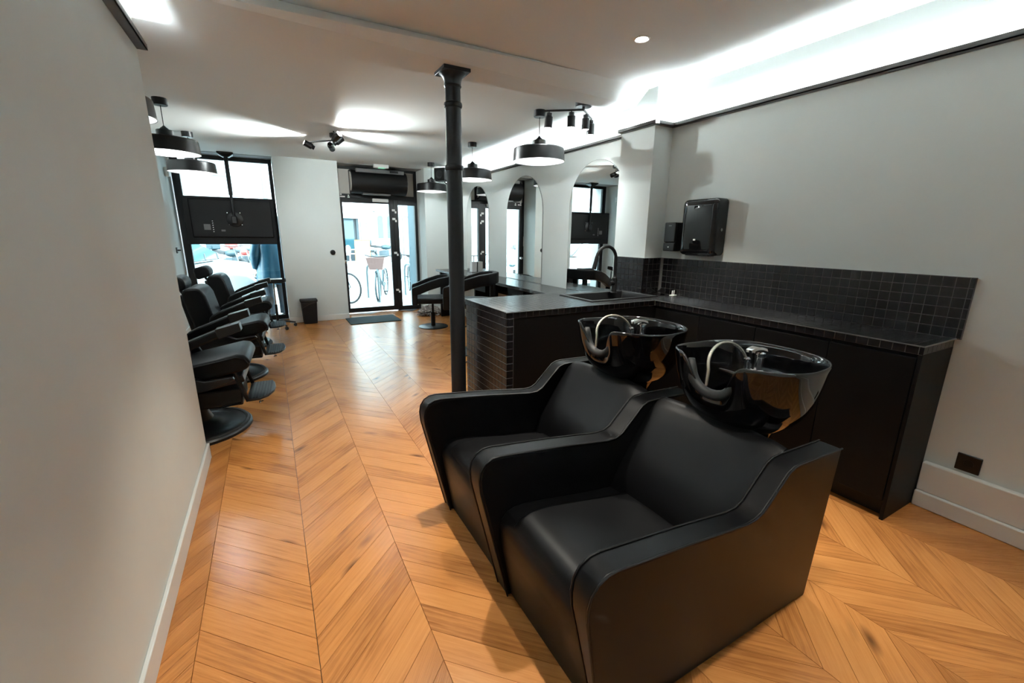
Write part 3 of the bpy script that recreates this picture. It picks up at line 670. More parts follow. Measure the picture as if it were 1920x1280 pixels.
# recessed downlights: one in view, three added to light the foreground
def downlight(x, y, z, label, power, cone=80, blend=0.6):
    d = thing('downlight', label, 'lamp', (x, y, z), 0, 'recessed ceiling downlights')
    G().lathe([(0.047, 0.0), (0.047, -0.004), (0.040, -0.006), (0.034, -0.002)], 28, cap=False).build('trim_ring', 'white_plastic', d)
    G().lathe([(0.034, -0.0015), (0.001, -0.003)], 24, cap=False).build('lens', 'spot_glow', d)
    lamp('SPOT', 'downlight_beam', d, (0, 0, -0.02), power, col=(1.0, 0.95, 0.84), radius=0.03, spot=math.radians(cone), blend=blend)
DL = 42
downlight(2.058, 2.168, ZN, 'small lit recessed downlight in the near ceiling', DL)
downlight(0.75, 2.10, ZN, 'added out-of-view downlight above the passage beside the left partition', DL)  # added lamp above the frame, brightens the passage floor
downlight(0.75, 0.50, ZN, 'added out-of-view downlight overhead of the wash station front', DL * 0.6)  # added lamp out of view, fills the near foreground
downlight(2.058, 0.50, ZN, 'added out-of-view downlight above the floor behind the wash station', DL * 0.55, 58, 1.0)  # added lamp out of view, narrow cone to light the right-hand floor

# ------------------------------------------------------------------ mirrors and styling desk
def arch_mirror(y0, y1, label):
    m = thing('arched_mirror', label, 'mirror', (XRF, (y0 + y1) / 2, 0.818), 0, 'arched wall mirrors'); r = (y1 - y0) / 2; h = 2.122 - 0.818 - r
    pts = [(-r, 0.0), (r, 0.0)] + arc((0, h), r, 0, PI, 28)
    G().prism(pts, 'x', -0.006, 0.0).build('back_plate', 'mirror_edge', m)
    e = 0.003; pts2 = [(-r + e, e), (r - e, e)] + arc((0, h), r - e, 0, PI, 28)
    G().prism(pts2, 'x', -0.0068, -0.006).build('glass', 'mirror', m, smooth=0)
arch_mirror(3.11, 3.965, 'arched frameless mirror next to the pilaster and kitchen tap')
arch_mirror(4.495, 5.40, 'middle arched frameless mirror above the styling desk')
arch_mirror(5.97, 6.79, 'arched frameless mirror nearest the entrance beside the iron column')
dk = thing('styling_desk', 'long dark wooden styling desk under the arched mirrors', 'desk', (0, 0, 0))
B('desk_top', (2.47, XRF - 0.002, 3.12, 7.18, 0.782, 0.816), 'oil_wood', dk, bevel=0.003)
for y in (3.14, 4.22, 5.68, 7.14): B('support_panel', (2.53, XRF - 0.002, y - 0.018, y + 0.018, 0.0, 0.782), 'black_panel', dk)
B('back_rail', (2.85, XRF - 0.002, 3.12, 7.18, 0.58, 0.782), 'black_panel', dk)
for y in (4.44, 5.46):
    d_ = B('drawer', (2.50, 2.84, y - 0.19, y + 0.19, 0.64, 0.778), 'black_panel', dk, bevel=0.003)
    B('drawer_handle', (2.488, 2.50, y - 0.06, y + 0.06, 0.70, 0.712), 'black_metal', d_)
ch = tag(B('card_holder', (2.80, 2.885, 6.38, 6.48, 0.816, 0.98), 'white_plastic', bevel=0.003), 'small white card stand on the desk in front of the far mirror', 'stand')
for n_ in range(1): B('base_plate', (2.775, 2.89, 6.36, 6.50, 0.816, 0.822), 'grey_plastic', ch)

# styling chairs
def styling_chair(loc, rz, label, lift):
    c = thing('styling_chair', label, 'chair', loc, rz, 'black styling chairs at the desk')
    G().lathe([(0.225, 0), (0.225, 0.008), (0.218, 0.013), (0.04, 0.018)], 40).build('base_disc', 'black_metal', c)
    sz = 0.42 + lift
    G().lathe([(0.034, 0.012), (0.034, 0.22 + lift * 0.5), (0.03, 0.225 + lift * 0.5), (0.018, 0.23 + lift * 0.5), (0.018, sz - 0.03)], 22).build('hydraulic_post', 'black_metal', c)
    G().tube([(0.03, 0, 0.23 + lift * .5), (0.10, 0.05, 0.232 + lift * .5), (0.19, 0.09, 0.222 + lift * .5)], 0.007, 8).build('pump_lever', 'black_metal', c)
    # seat: rounded slab (front = +x)
    pts = [(0.27, -0.20), (0.285, -0.12), (0.29, 0.0), (0.285, 0.12), (0.27, 0.20), (0.24, 0.235), (-0.12, 0.245), (-0.20, 0.21), (-0.24, 0.10), (-0.25, 0), (-0.24, -0.10), (-0.20, -0.21), (-0.12, -0.245), (0.24, -0.235)]
    G().prism(pts, 'z', sz - 0.03, sz + 0.055).build('seat', 'leather', c, bevel=0.02, seg=3)
    # one wrap-around band: front posts, sloping arms, back
    inner, outer = [], []
    path = [(0.30, -0.262, 0.215, 0.0), (0.20, -0.27, 0.25, 0.10), (0.05, -0.272, 0.31, 0.19), (-0.10, -0.268, 0.355, 0.235), (-0.20, -0.235, 0.37, 0.24), (-0.27, -0.15, 0.375, 0.24), (-0.295, 0, 0.378, 0.24),
            (-0.27, 0.15, 0.375, 0.24), (-0.20, 0.235, 0.37, 0.24), (-0.10, 0.268, 0.355, 0.235), (0.05, 0.272, 0.31, 0.19), (0.20, 0.27, 0.25, 0.10), (0.30, 0.262, 0.215, 0.0)]
    rings = []
    for i, (x, y, zt_, zl) in enumerate(path):
        p0 = Vector(path[max(0, i - 1)][:2]); p1 = Vector(path[min(len(path) - 1, i + 1)][:2]); t = (p1 - p0).normalized(); nn = Vector((t.y, -t.x)) * 0.028
        lo = zt_ - 0.13 if 0 < i < len(path) - 1 else zt_ - 0.12
        rings.append([Vector((x + nn.x, y + nn.y, sz + zt_)), Vector((x - nn.x, y - nn.y, sz + zt_)), Vector((x - nn.x, y - nn.y, sz + lo)), Vector((x + nn.x, y + nn.y, sz + lo))])
    G().loft(rings).build('arm_band', 'leather', c, bevel=0.012, seg=3)
    for s_ in (-1, 1):
        B('arm_post', (0.225, 0.305, s_ * 0.262 - 0.027, s_ * 0.262 + 0.027, sz - 0.035, sz + 0.20), 'leather', c, bevel=0.012, seg=2)
    for y in (-0.13, 0.0, 0.13): B('back_strut', (-0.285 + abs(y) * 0.1, -0.235 + abs(y) * 0.1, y - 0.03, y + 0.03, sz, sz + 0.29), 'leather', c, bevel=0.008)
styling_chair((2.12, 6.36, 0), math.radians(164), 'black styling chair with round base in front of the far mirror', 0.0)
styling_chair((2.06, 4.72, 0), math.radians(152), 'black styling chair raised higher behind the tiled peninsula', 0.18)

# ------------------------------------------------------------------ barber chairs
def barber_chair(loc, rz, label):
    c = thing('barber_chair', label, 'chair', loc, rz, 'black barber chairs along the left wall')
    G().lathe([(0.36, 0), (0.36, 0.018), (0.35, 0.030), (0.315, 0.034), (0.30, 0.03), (0.20, 0.045), (0.17, 0.07), (0.12, 0.085), (0.10, 0.13), (0.085, 0.24), (0.08, 0.33)], 48).build('base', 'black_metal', c)
    G().torus((0, 0, 0.028), 0.33, 0.016, 'z', 48, 8).build('base_ring', 'rubber', c)
    G().tube([(0.06, -0.05, 0.19), (0.20, -0.16, 0.20), (0.34, -0.24, 0.245)], 0.008, 8).build('pump_lever', 'black_metal', c)
    tilt = Matrix.Translation((0, 0, 0.42)) @ Matrix.Rotation(-math.radians(9), 4, 'Y') @ Matrix.Translation((0, 0, -0.42))
    B('seat_frame', (-0.20, 0.36, -0.20, 0.20, 0.32, 0.375), 'black_metal', c, bevel=0.01, M=tilt)
    # seat cushion: rounded front
    sp = [(-0.16, 0.40), (0.36, 0.405), (0.405, 0.415), (0.43, 0.44), (0.434, 0.475), (0.415, 0.515), (0.37, 0.530), (0.10, 0.522), (-0.16, 0.505)]
    sc_ = G().prism(sp, 'y', -0.235, 0.235, M=tilt).build('seat_cushion', 'leather', c, bevel=0.022, seg=3)
    for s_ in (-1, 1): G().tube([tilt @ Vector(p) for p in ((-0.15, s_ * 0.236, 0.495), (0.10, s_ * 0.236, 0.510), (0.36, s_ * 0.236, 0.512), (0.405, s_ * 0.236, 0.49), (0.425, s_ * 0.236, 0.44))], 0.005, 6).build('piping', 'leather_seam', sc_)
    bk = Matrix.Translation((-0.06, 0, 0.49)) @ Matrix.Rotation(-math.radians(9), 4, 'Y')
    bp = [(-0.09, -0.06), (0.07, -0.02), (0.085, 0.08), (0.075, 0.34), (0.055, 0.40), (0.02, 0.425), (-0.06, 0.43), (-0.095, 0.40), (-0.10, 0.34)]
    G().prism(bp, 'y', -0.225, 0.225, M=bk).build('backrest', 'leather', c, bevel=0.025, seg=3)
    B('back_shell', (-0.125, -0.09, -0.20, 0.20, 0.0, 0.38), 'black_metal', c, bevel=0.01, M=bk)
    G().tube([bk @ Vector((-0.10, 0, 0.30)), bk @ Vector((-0.135, 0, 0.40)), bk @ Vector((-0.135, 0, 0.46))], 0.014, 8).build('headrest_post', 'black_metal', c)
    hp = [(-0.19, 0.40), (-0.08, 0.415), (-0.06, 0.44), (-0.055, 0.49), (-0.075, 0.53), (-0.11, 0.545), (-0.19, 0.535), (-0.21, 0.51), (-0.21, 0.43)]
    G().prism(hp, 'y', -0.14, 0.14, M=bk).build('headrest', 'leather', c, bevel=0.02, seg=3)
    for s_ in (-1, 1):
        ya, yb = sorted((s_ * 0.245, s_ * 0.325))
        # arm: sloping pad with squared end cap on a curved side support
        sup = [(-0.18, 0.36), (0.16, 0.37), (0.33, 0.43), (0.31, 0.455), (0.16, 0.44), (0.08, 0.475), (0.05, 0.55), (0.065, 0.635), (-0.015, 0.625), (-0.10, 0.50)]
        a_ = G().prism(sup, 'y', (ya + yb) / 2 - 0.02, (ya + yb) / 2 + 0.02).build('arm_support', 'black_metal', c, bevel=0.008)
        pad = [(-0.02, 0.585), (-0.025, 0.635), (-0.005, 0.667), (0.06, 0.70), (0.27, 0.782), (0.28, 0.730), (0.10, 0.655), (0.07, 0.625), (0.06, 0.585)]
        G().prism(pad, 'y', ya, yb).build('arm_pad', 'leather', c, bevel=0.012, seg=3)
        cap = [(0.262, 0.786), (0.40, 0.822), (0.408, 0.768), (0.275, 0.722)]
        G().prism(cap, 'y', ya - 0.004, yb + 0.004).build('arm_cap', 'black_metal', c, bevel=0.004)
        G().tube([(0.30, s_ * 0.20, 0.52), (0.33, s_ * 0.20, 0.40), (0.375, s_ * 0.20, 0.235)], [0.014, 0.016, 0.014], 8).build('footrest_rail', 'black_metal', c)
    B('calf_panel', (-0.05, 0.34, -0.17, 0.17, 0.20, 0.325), 'black_matt', c, bevel=0.01)
    fp = [(0.365, -0.205), (0.45, -0.20), (0.50, -0.15), (0.535, -0.05), (0.54, 0.05), (0.53, 0.15), (0.51, 0.205), (0.365, 0.205)]
    fo = G().prism(fp, 'z', 0.230, 0.247).build('footplate', 'black_metal', c, bevel=0.004)
    for k in range(7):
        x = 0.385 + k * 0.02; w = 0.19 - max(0, (x - 0.45)) * 1.0; B('tread', (x, x + 0.009, -w, 0.19, 0.247, 0.252), 'rubber', fo)
    for s_ in (-1, 1): G().lathe([(0.016, 0.195), (0.016, 0.205), (0.008, 0.21), (0.008, 0.231)], 12, c=(0.45, s_ * 0.15, 0)).build('footplate_stud', 'chrome', fo)
barber_chair((-0.61, 3.64, 0), math.radians(-3), 'black leather barber chair nearest the left partition, with its round base fully in view')
barber_chair((-0.50, 4.95, 0), math.radians(-3), 'middle black leather barber chair of the row along the left wall')
barber_chair((-0.45, 6.32, 0), math.radians(-3), 'black leather barber chair nearest the street window')

# trolley
tr = thing('tool_trolley', 'slim black rolling tray stand beside the street window', 'trolley', (0.0, 7.28, 0))
rings = [[Vector((0.17 * math.copysign(abs(math.cos(a)) ** 0.6, math.cos(a)) * k, 0.14 * math.copysign(abs(math.sin(a)) ** 0.6, math.sin(a)) * k, z)) for a in [2 * PI * i / 28 for i in range(28)]] for k, z in ((0.9, 0.685), (1.0, 0.70), (1.0, 0.735), (0.97, 0.735), (0.95, 0.71))]
G().loft(rings).build('tray', 'black_metal', tr)
G().tube([(0, 0, 0.10), (0, 0, 0.36)], 0.018, 12).build('lower_post', 'black_metal', tr); G().tube([(0, 0, 0.34), (0, 0, 0.69)], 0.012, 12).build('upper_post', 'chrome', tr)
for k in range(5):
    a = 2 * PI * k / 5 + 0.15; d = Vector((math.cos(a), math.sin(a), 0))
    lg = G().tube([Vector((0, 0, 0.105)), d * 0.12 + Vector((0, 0, 0.095)), d * 0.24 + Vector((0, 0, 0.065))], [0.018, 0.015, 0.011], 8).build('base_leg', 'black_metal', tr)
    G().lathe([(0.024, -0.011), (0.026, -0.006), (0.026, 0.006), (0.024, 0.011)], 14, M=Matrix.Translation(d * 0.235 + Vector((0, 0, 0.027))) @ Matrix.Rotation(a + 0.6, 4, 'Z') @ Matrix.Rotation(PI / 2, 4, 'X')).build('caster', 'rubber', lg)
tag(B('paper_sheet', (-0.20, 0.12, 7.20, 7.36, 0.7355, 0.739), 'paper'), 'white paper sheet lying on the rolling tray stand', 'paper')

# bin, mat, plush, thermostat, socket, speaker, air curtain, exit sign, tv
bn = thing('pedal_bin', 'dark grey plastic waste bin against the pier between window and door', 'bin', (0.458, 7.48, 0))
G().loft([[Vector((x * sx, y * sy, z)) for x, y in ((-1, -1), (1, -1), (1, 1), (-1, 1))] for sx, sy, z in ((0.098, 0.075, 0), (0.115, 0.09, 0.345))]).build('bin_body', 'grey_plastic' if False else 'black_matt', bn, bevel=0.012)
G().box(-0.125, 0.125, -0.098, 0.098, 0.345, 0.385).build('lid', 'black_matt', bn, bevel=0.012)
G().tube([(-0.115, -0.098, 0.335), (-0.10, -0.102, 0.26), (0.0, -0.104, 0.315), (0.09, -0.102, 0.34)], 0.005, 6).build('carry_handle', 'black_metal', bn)
mt = tag(B('door_mat', (1.0, 1.80, 7.04, 7.62, 0.0005, 0.012), 'doormat', bevel=0.003), 'dark teal door mat on the floor inside the glass door', 'mat')
pl = thing('shaggy_cushion', 'grey shaggy plush cushion on the floor behind the far styling chair', 'cushion', (2.40, 7.38, 0))
g = G(); random.seed(3)
for k in range(420):
    a = random.uniform(0, 2 * PI); e = random.uniform(0, PI / 2); d = Vector((math.cos(a) * math.cos(e), math.sin(a) * math.cos(e), math.sin(e)))
    p = Vector((d.x * 0.19, d.y * 0.15, d.z * 0.13 + 0.01)); q = p + Vector((d.x * .035, d.y * .035, d.z * .03)) + Vector((random.uniform(-.02, .02), random.uniform(-.02, .02), random.uniform(-.02, .008)))
    q.z = max(0.006, q.z); g.tube([p * 0.9, (p + q) / 2, q], [0.013, 0.011, 0.004], 5)
G().ellipsoid((0, 0, 0.065), (0.19, 0.15, 0.065), 20, 12).build('body', 'plush', pl)
pf = g.build('pile', 'plush', pl); pf['kind'] = 'stuff'
th = thing('thermostat', 'round black dial on the pier beside the entrance door', 'switch', (0.894, YF, 1.10))
G().lathe([(0.04, 0), (0.04, 0.006), (0.03, 0.009), (0.03, 0.03), (0.026, 0.033)], 24, M=Matrix.Rotation(PI / 2, 4, 'X')).build('dial', 'black_metal', th)
B('dial_mark', (-0.002, 0.002, -0.0345, -0.032, 0.008, 0.024), 'grey_plastic', th)
cl = thing('wall_hook', 'small black wall switch on the far left wall by the window', 'switch', (XLF, 7.55, 1.15))
B('plate', (0, 0.012, -0.04, 0.04, -0.04, 0.04), 'black_metal', cl, bevel=0.003); G().tube([(0.01, 0, 0), (0.05, 0, 0.0)], [0.012, 0.008], 12).build('knob', 'black_metal', cl)
sp_ = thing('wall_speaker', 'black loudspeaker box high on the right wall behind the column', 'speaker', (2.63, 7.15, 2.345))
G().prism([(-0.10, -0.10), (0.08, -0.13), (0.08, 0.13), (-0.10, 0.10)], 'z', -0.10, 0.10, M=Matrix.Rotation(math.radians(35), 4, 'Z')).build('cabinet', 'black_matt', sp_, bevel=0.006)
G().tube([(0.02, 0, -0.08), (0.06, 0.02, -0.125), (0.27, 0.05, -0.10)], 0.010, 8).build('bracket', 'black_metal', sp_)
G().lathe([(0.062, 0.0), (0.062, 0.006), (0.05, 0.004), (0.02, -0.004)], 20, M=Matrix.Rotation(math.radians(35), 4, 'Z') @ Matrix.Translation((-0.10, 0, 0.0)) @ Matrix.Rotation(-PI / 2, 4, 'Y')).build('driver_ring', 'rubber', sp_)
ac = thing('air_curtain', 'black rounded air curtain heater above the entrance door', 'heater', (1.745, 7.88, 2.235))
pr = []
for i in range(20):
    a = PI / 2 + PI * i / 19; pr.append((0.02 + 0.175 * math.cos(a) - 0.02, 0.185 * math.sin(a)))
pr += [(0.14, -0.185), (0.14, 0.185)]
G().prism(pr, 'x', -0.455, 0.455).build('housing', 'black_matt', ac)
pr2 = [(p[0] * 0.72 - 0.02, p[1] * 0.80) for p in pr[:20]]
for s_ in (-1, 1): G().prism(pr2, 'x', min(s_ * 0.455, s_ * 0.468), max(s_ * 0.455, s_ * 0.468)).build('end_cap', 'cream_panel', ac, bevel=0.003)
B('intake_grille', (-0.38, 0.40, -0.165, -0.02, 0.135, 0.19), 'grey_plastic', ac, bevel=0.003)
B('intake_vent', (0.16, 0.30, -0.169, -0.05, 0.15, 0.185), 'black_matt', ac); B('outlet_louvre', (-0.28, 0.18, -0.09, 0.05, -0.203, -0.18), 'grey_plastic', ac, bevel=0.003)
ex = thing('exit_light', 'small white emergency exit light on the ceiling above the door', 'exit light', (1.74, 7.60, ZF))
B('case', (-0.12, 0.12, -0.03, 0.03, -0.055, 0), 'white_plastic', ex, bevel=0.006); B('diffuser', (-0.05, 0.06, -0.032, 0.032, -0.060, -0.045), 'green_glow', ex, bevel=0.003)
tv = thing('window_screen', 'black display seen from behind, hung from the ceiling before the street window', 'television', (-0.43, 7.78, 1.56))
B('chassis', (-0.575, 0.565, 0.0, 0.045, -0.335, 0.335), 'tv_back', tv, bevel=0.006)
B('rear_cover', (-0.50, 0.52, -0.035, 0.0, -0.235, 0.30), 'tv_back', tv, bevel=0.012)
B('screen', (-0.56, 0.55, 0.0455, 0.047, -0.32, 0.32), 'screen', tv)
B('label_plate', (-0.355, -0.275, -0.0385, -0.0345, -0.13, -0.05), 'grey_plastic', tv)
for k in range(6): B('port', (-0.25, -0.238, -0.0385, -0.0345, -0.16 + k * 0.03, -0.15 + k * 0.03), 'mark_white', tv)
B('port', (-0.15, -0.10, -0.0385, -0.0345, -0.15, -0.125), 'grey_plastic', tv)
for (x, z) in ((-0.05, 0.115), (0.11, 0.115), (-0.04, -0.05), (0.12, -0.05)): G().lathe([(0.008, 0), (0.008, 0.006)], 10, M=Matrix.Translation((x, -0.035, z)) @ Matrix.Rotation(PI / 2, 4, 'X')).build('screw', 'chrome', tv)
G().lathe([(0.105, 0), (0.105, 0.012), (0.09, 0.018), (0.03, 0.03)], 24, M=Matrix.Translation((0.035, -0.035, 0.02)) @ Matrix.Rotation(PI / 2, 4, 'X')).build('mount_disc', 'black_metal', tv)
B('mount_head', (-0.005, 0.065, -0.10, -0.05, -0.04, 0.07), 'black_metal', tv, bevel=0.01)
mp = G().tube([(0.03, -0.075, 0.04), (0.03, -0.075, 0.55)], 0.019, 12).tube([(0.03, -0.075, 0.36), (0.03, -0.075, 0.90)], 0.027, 12); mp.build('ceiling_pole', 'black_metal', tv)
G().loft([[Vector((0.03 + x * s_, -0.075 + y * s_, z)) for x, y in ((-1, -1), (1, -1), (1, 1), (-1, 1))] for s_, z in ((0.04, 0.87), (0.095, 0.905), (0.10, 0.93))]).build('ceiling_plate', 'black_metal', tv, bevel=0.004)
lb_ = tag(B('alarm_unit', (XLF, XLF + 0.05, 7.62, 7.70, 2.12, 2.24), 'white_plastic', bevel=0.012), 'small white alarm unit on the far left wall near the window', 'alarm')
B('cover_seam', (XLF + 0.05, XLF + 0.0512, 7.625, 7.695, 2.16, 2.163), 'grey_plastic', lb_)

# ------------------------------------------------------------------ street
GZ = -0.10
gr = struct(B('ground_pavement', (-40, 60, 8.15, 11.3, GZ - 0.2, GZ), 'pavement')); B('road', (-60, 90, 11.3, 21.5, GZ - 0.25, GZ - 0.05), 'asphalt', gr); B('far_pavement', (-60, 90, 21.5, 26.2, GZ - 0.2, GZ), 'pavement', gr)
B('kerb', (-40, 60, 11.2, 11.35, GZ - 0.2, GZ + 0.005), 'stone_grey', gr); B('kerb', (-60, 90, 21.4, 21.55, GZ - 0.2, GZ + 0.005), 'stone_grey', gr)
BY = 26.0
def windows(root, xs, zs, w, h, y, frame='stone', pane='teal_pane'):
    for z in zs:
        for x in xs:
            f = B('window', (x - w / 2 - 0.08, x + w / 2 + 0.08, y - 0.09, y + 0.05, z - 0.08, z + h + 0.08), frame, root)
            for k in (0, 1): B('pane', (x - w / 2 + k * w / 2 + 0.03, x + (k * w / 2) - (0 if k else 0) - 0.03 + (0 if k else 0) + (0), y - 0.11, y - 0.085, z, z + h), pane, f) if k == 0 else B('pane', (x + 0.03, x + w / 2 - 0.03, y - 0.11, y - 0.085, z, z + h), pane, f)
# cafe building (left of the door view)
b1 = thing('cafe_building', 'pale stone building across the street with a white awning over a cafe front', 'building', (0, 0, 0))
B('wall', (-6.0, 4.63, BY, BY + 8, GZ, 14), 'stone', b1)
B('cornice', (-6.0, 4.63, BY - 0.5, BY, 4.0, 4.35), 'stone', b1); B('cornice', (-6.0, 4.63, BY - 0.4, BY, 9.6, 9.9), 'stone', b1)
windows(b1, (-4.4, -2.0, 0.4, 2.8), (5.2, 8.0 + 2.2), 1.1, 2.3, BY)
sf = B('shop_front', (-0.8, 4.5, BY - 0.12, BY, GZ, 3.2), 'shop_dark', b1)
for x in (-0.7, 0.55, 1.8, 3.05, 4.42): B('shop_mullion', (x - 0.06, x + 0.06, BY - 0.2, BY - 0.12, GZ, 3.0), 'slate', sf)
for x in (-0.07, 1.17, 2.42, 3.73): B('shop_pane', (x - 0.5, x + 0.5, BY - 0.16, BY - 0.13, 0.55, 2.2), 'teal_pane', sf)
G().prism([(BY - 2.0, 2.15), (BY - 2.0, 2.32), (BY - 0.1, 3.42), (BY - 0.1, 3.28)], 'x', -0.8, 4.5).build('awning', 'awning_white', b1)
for x in (4.44, 2.4): G().prism([(BY - 1.95, 2.2), (BY - 0.1, 3.28), (BY - 0.1, 2.2)], 'x', x, x + 0.05).build('awning_cheek', 'awning_orange', b1)
for x in (2.8, 3.4, 4.1): G().ellipsoid((x, BY - 0.5, 2.7), (0.07, 0.07, 0.07), 10, 7).build('lantern', 'lamp_warm', b1)
# stone house with arched doors
b2 = thing('stone_house', 'white stone house across the street with tall arched teal doors and a large figure 3', 'building', (0, 0, 0))
B('wall', (4.63, 6.85, BY - 0.05, BY + 8, GZ, 15), 'stone', b2)
B('base_course', (4.63, 6.85, BY - 0.14, BY - 0.05, GZ, 0.4), 'stone_grey', b2)
B('door_surround', (5.40, 6.55, BY - 0.16, BY - 0.05, 0.1, 2.62), 'stone', b2); B('door_lintel', (5.3, 6.65, BY - 0.28, BY - 0.05, 2.62, 2.74), 'stone_grey', b2)
for x in (5.69, 6.22):
    pts = [(x - 0.15, 1.15), (x + 0.15, 1.15)] + arc((x, 2.25), 0.15, 0, PI, 12); G().prism(pts, 'y', BY - 0.19, BY - 0.155).build('arched_pane', 'teal_pane', b2)
B('notice', (6.16, 6.42, BY - 0.22, BY - 0.2, 1.85, 2.2), 'coat_blue', b2)
windows(b2, (5.2, 6.3), (5.2, 8.2), 0.6, 1.9, BY - 0.05)
def text(s_, name, parent, loc, size, material, rz=0.0):
    cu = bpy.data.curves.new(name, 'FONT'); cu.body = s_; cu.size = size; cu.extrude = 0.02; cu.resolution_u = 4; cu.align_x = 'CENTER'
    o0 = bpy.data.objects.new(name, cu); COL.objects.link(o0); dg = bpy.context.evaluated_depsgraph_get(); me = bpy.data.meshes.new_from_object(o0.evaluated_get(dg)); COL.objects.unlink(o0); bpy.data.objects.remove(o0)
    me.materials.clear(); o = link(name, me, material, parent, smooth=0); o.location = loc; o.rotation_euler = (PI / 2, 0, rz)
    return o
text('3', 'figure_mark', b2, (4.90, BY - 0.1, 1.62), 0.62, 'sign_ink'); B('figure_underline', (4.74, 5.02, BY - 0.10, BY - 0.06, 1.42, 1.49), 'sign_ink', b2)
# right hand building with a sign
b3 = thing('shuttered_shop', 'pale building across the street with a grey shop door and a white sign board', 'building', (0, 0, 0))
B('wall', (6.85, 16, BY, BY + 8, GZ, 13), 'stone', b3); B('shop_door', (7.0, 8.6, BY - 0.12, BY, GZ, 2.3), 'door_grey', b3)
sg_ = B('sign_board', (6.9, 12.0, BY - 0.25, BY - 0.02, 2.4, 3.7), 'awning_white', b3); text('SO', 'sign_lettering', sg_, (7.25, BY - 0.28, 2.75), 0.55, 'sign_ink')
windows(b3, (9, 12.0, 15), (5.4, 8.6), 1.1, 2.2, BY)
# building seen in the upper window, left
b4 = thing('long_facade', 'long pale building with a cornice seen through the upper street window', 'building', (0, 0, 0))
B('wall', (-30, -6.0, BY, BY + 9, GZ, 9.5), 'stone', b4); B('cornice', (-30, -6.0, BY - 0.8, BY, 5.2, 5.6), 'stone_grey', b4); B('shop_band', (-30, -6.0, BY - 0.15, BY, GZ, 3.3), 'stone_grey', b4)
windows(b4, (-20, -17, -14, -11, -8), (6.4,), 1.2, 2.2, BY)
ld = thing('street_lamp', 'tall grey lamp post beyond the upper street window', 'lamp post', (0.1, 22.0, GZ - 0.0))
G().lathe([(0.16, 0), (0.16, 0.5), (0.10, 0.6), (0.085, 3.0), (0.07, 7.5)], 16).build('post', 'galv', ld); G().tube([(0, 0, 7.4), (0.3, -0.5, 7.8), (0.5, -1.2, 7.8)], 0.05, 8).build('arm', 'galv', ld); B('lamp_head', (0.4, 0.62, -1.6, -1.0, 7.72, 7.86), 'galv', ld)

def wheel(parent, c, R, r, name='wheel', spokes=0, rim='galv', axis='y', tw=None):
    w = G().torus(c, R - r, r, axis, 26, 8).build(name, 'tyre', parent)
    if spokes:
        g = G(); c = Vector(c)
        for k in range(spokes):
            a = 2 * PI * k / spokes; g.tube([c, c + Vector((math.cos(a), 0, math.sin(a))) * (R - r)], 0.003, 4)
        g.torus(c, R - 2 * r, 0.006, axis, 24, 5); so2 = g.build('spokes', rim, w); so2['kind'] = 'stuff'
    return w
def bicycle(loc, rz, label, paint, basket=False):
    b_ = thing('bicycle', label, 'bicycle', loc, rz, 'bicycles parked outside the door')
    R = 0.34; wheel(b_, (-0.52, 0, R), R, 0.02, spokes=16); wheel(b_, (0.52, 0, R), R, 0.02, spokes=16)
    ht, hb, bb_, stt = (0.36, 0, 0.86), (0.41, 0, 0.62), (-0.06, 0, 0.30), (-0.22, 0, 0.82)
    f = G(); f.tube([hb, bb_], 0.018, 8); f.tube([bb_, stt], 0.016, 8); f.tube([(0.38, 0, 0.80), (-0.20, 0, 0.74)], 0.016, 8); f.tube([ht, hb], 0.019, 8)
    for s_ in (-1, 1): f.tube([bb_, (-0.52, s_ * 0.05, R)], 0.009, 6).tube([(-0.20, 0, 0.74), (-0.52, s_ * 0.05, R)], 0.008, 6)
    f.build('frame', paint, b_)
    fk = G()
    for s_ in (-1, 1): fk.tube([hb, (0.46, s_ * 0.05, 0.5), (0.52, s_ * 0.05, R)], 0.010, 6)
    fk.build('fork', paint, b_)
    G().tube([ht, (0.33, 0, 0.98)], 0.012, 8).tube([(0.20, -0.31, 1.02), (0.33, -0.20, 1.0), (0.35, 0, 0.985), (0.33, 0.20, 1.0), (0.20, 0.31, 1.02)], 0.012, 8).build('handlebar', 'tyre', b_)
    G().tube([stt, (-0.235, 0, 0.92)], 0.012, 8).build('seat_post', 'galv', b_); G().ellipsoid((-0.26, 0, 0.95), (0.14, 0.075, 0.035), 14, 8).build('saddle', 'tyre', b_)
    G().torus((-0.06, 0.04, 0.30), 0.09, 0.008, 'y', 18, 6).tube([(-0.06, 0.05, 0.30), (0.06, 0.06, 0.17)], 0.008, 6).tube([(-0.06, -0.05, 0.30), (-0.18, -0.06, 0.43)], 0.008, 6).build('crank', 'galv', b_)
    for (x, s_, z) in ((0.06, 1, 0.17), (-0.18, -1, 0.43)): B('pedal', (x - 0.045, x + 0.045, s_ * 0.06, s_ * 0.06 + s_ * 0.08, z - 0.01, z + 0.01) if s_ > 0 else (x - 0.045, x + 0.045, -0.14, -0.06, z - 0.01, z + 0.01), 'tyre', b_)
    G().torus((0.52, 0, R), R + 0.02, 0.012, 'y', 24, 5).build('mudguard', paint, b_) if basket else None
    if basket:
        G().loft([[Vector((0.56 + x * a, y * b2_, z)) for x, y in ((-1, -1), (1, -1), (1, 1), (-1, 1))] for a, b2_, z in ((0.11, 0.14, 0.72), (0.145, 0.20, 0.98), (0.138, 0.193, 0.98), (0.105, 0.133, 0.73))]).build('basket', 'basket', b_)
        G().ellipsoid((0.62, 0, 0.66), (0.04, 0.04, 0.04), 10, 7).build('headlamp', 'galv', b_)
    return b_
bicycle((1.10, 10.33, GZ), math.radians(-50), 'dark bicycle cut off by the left edge of the door glass', 'bike_paint')
bicycle((2.28, 10.55, GZ), math.radians(-112), 'dark bicycle with a brown front basket parked facing the door', 'bike_paint', True)
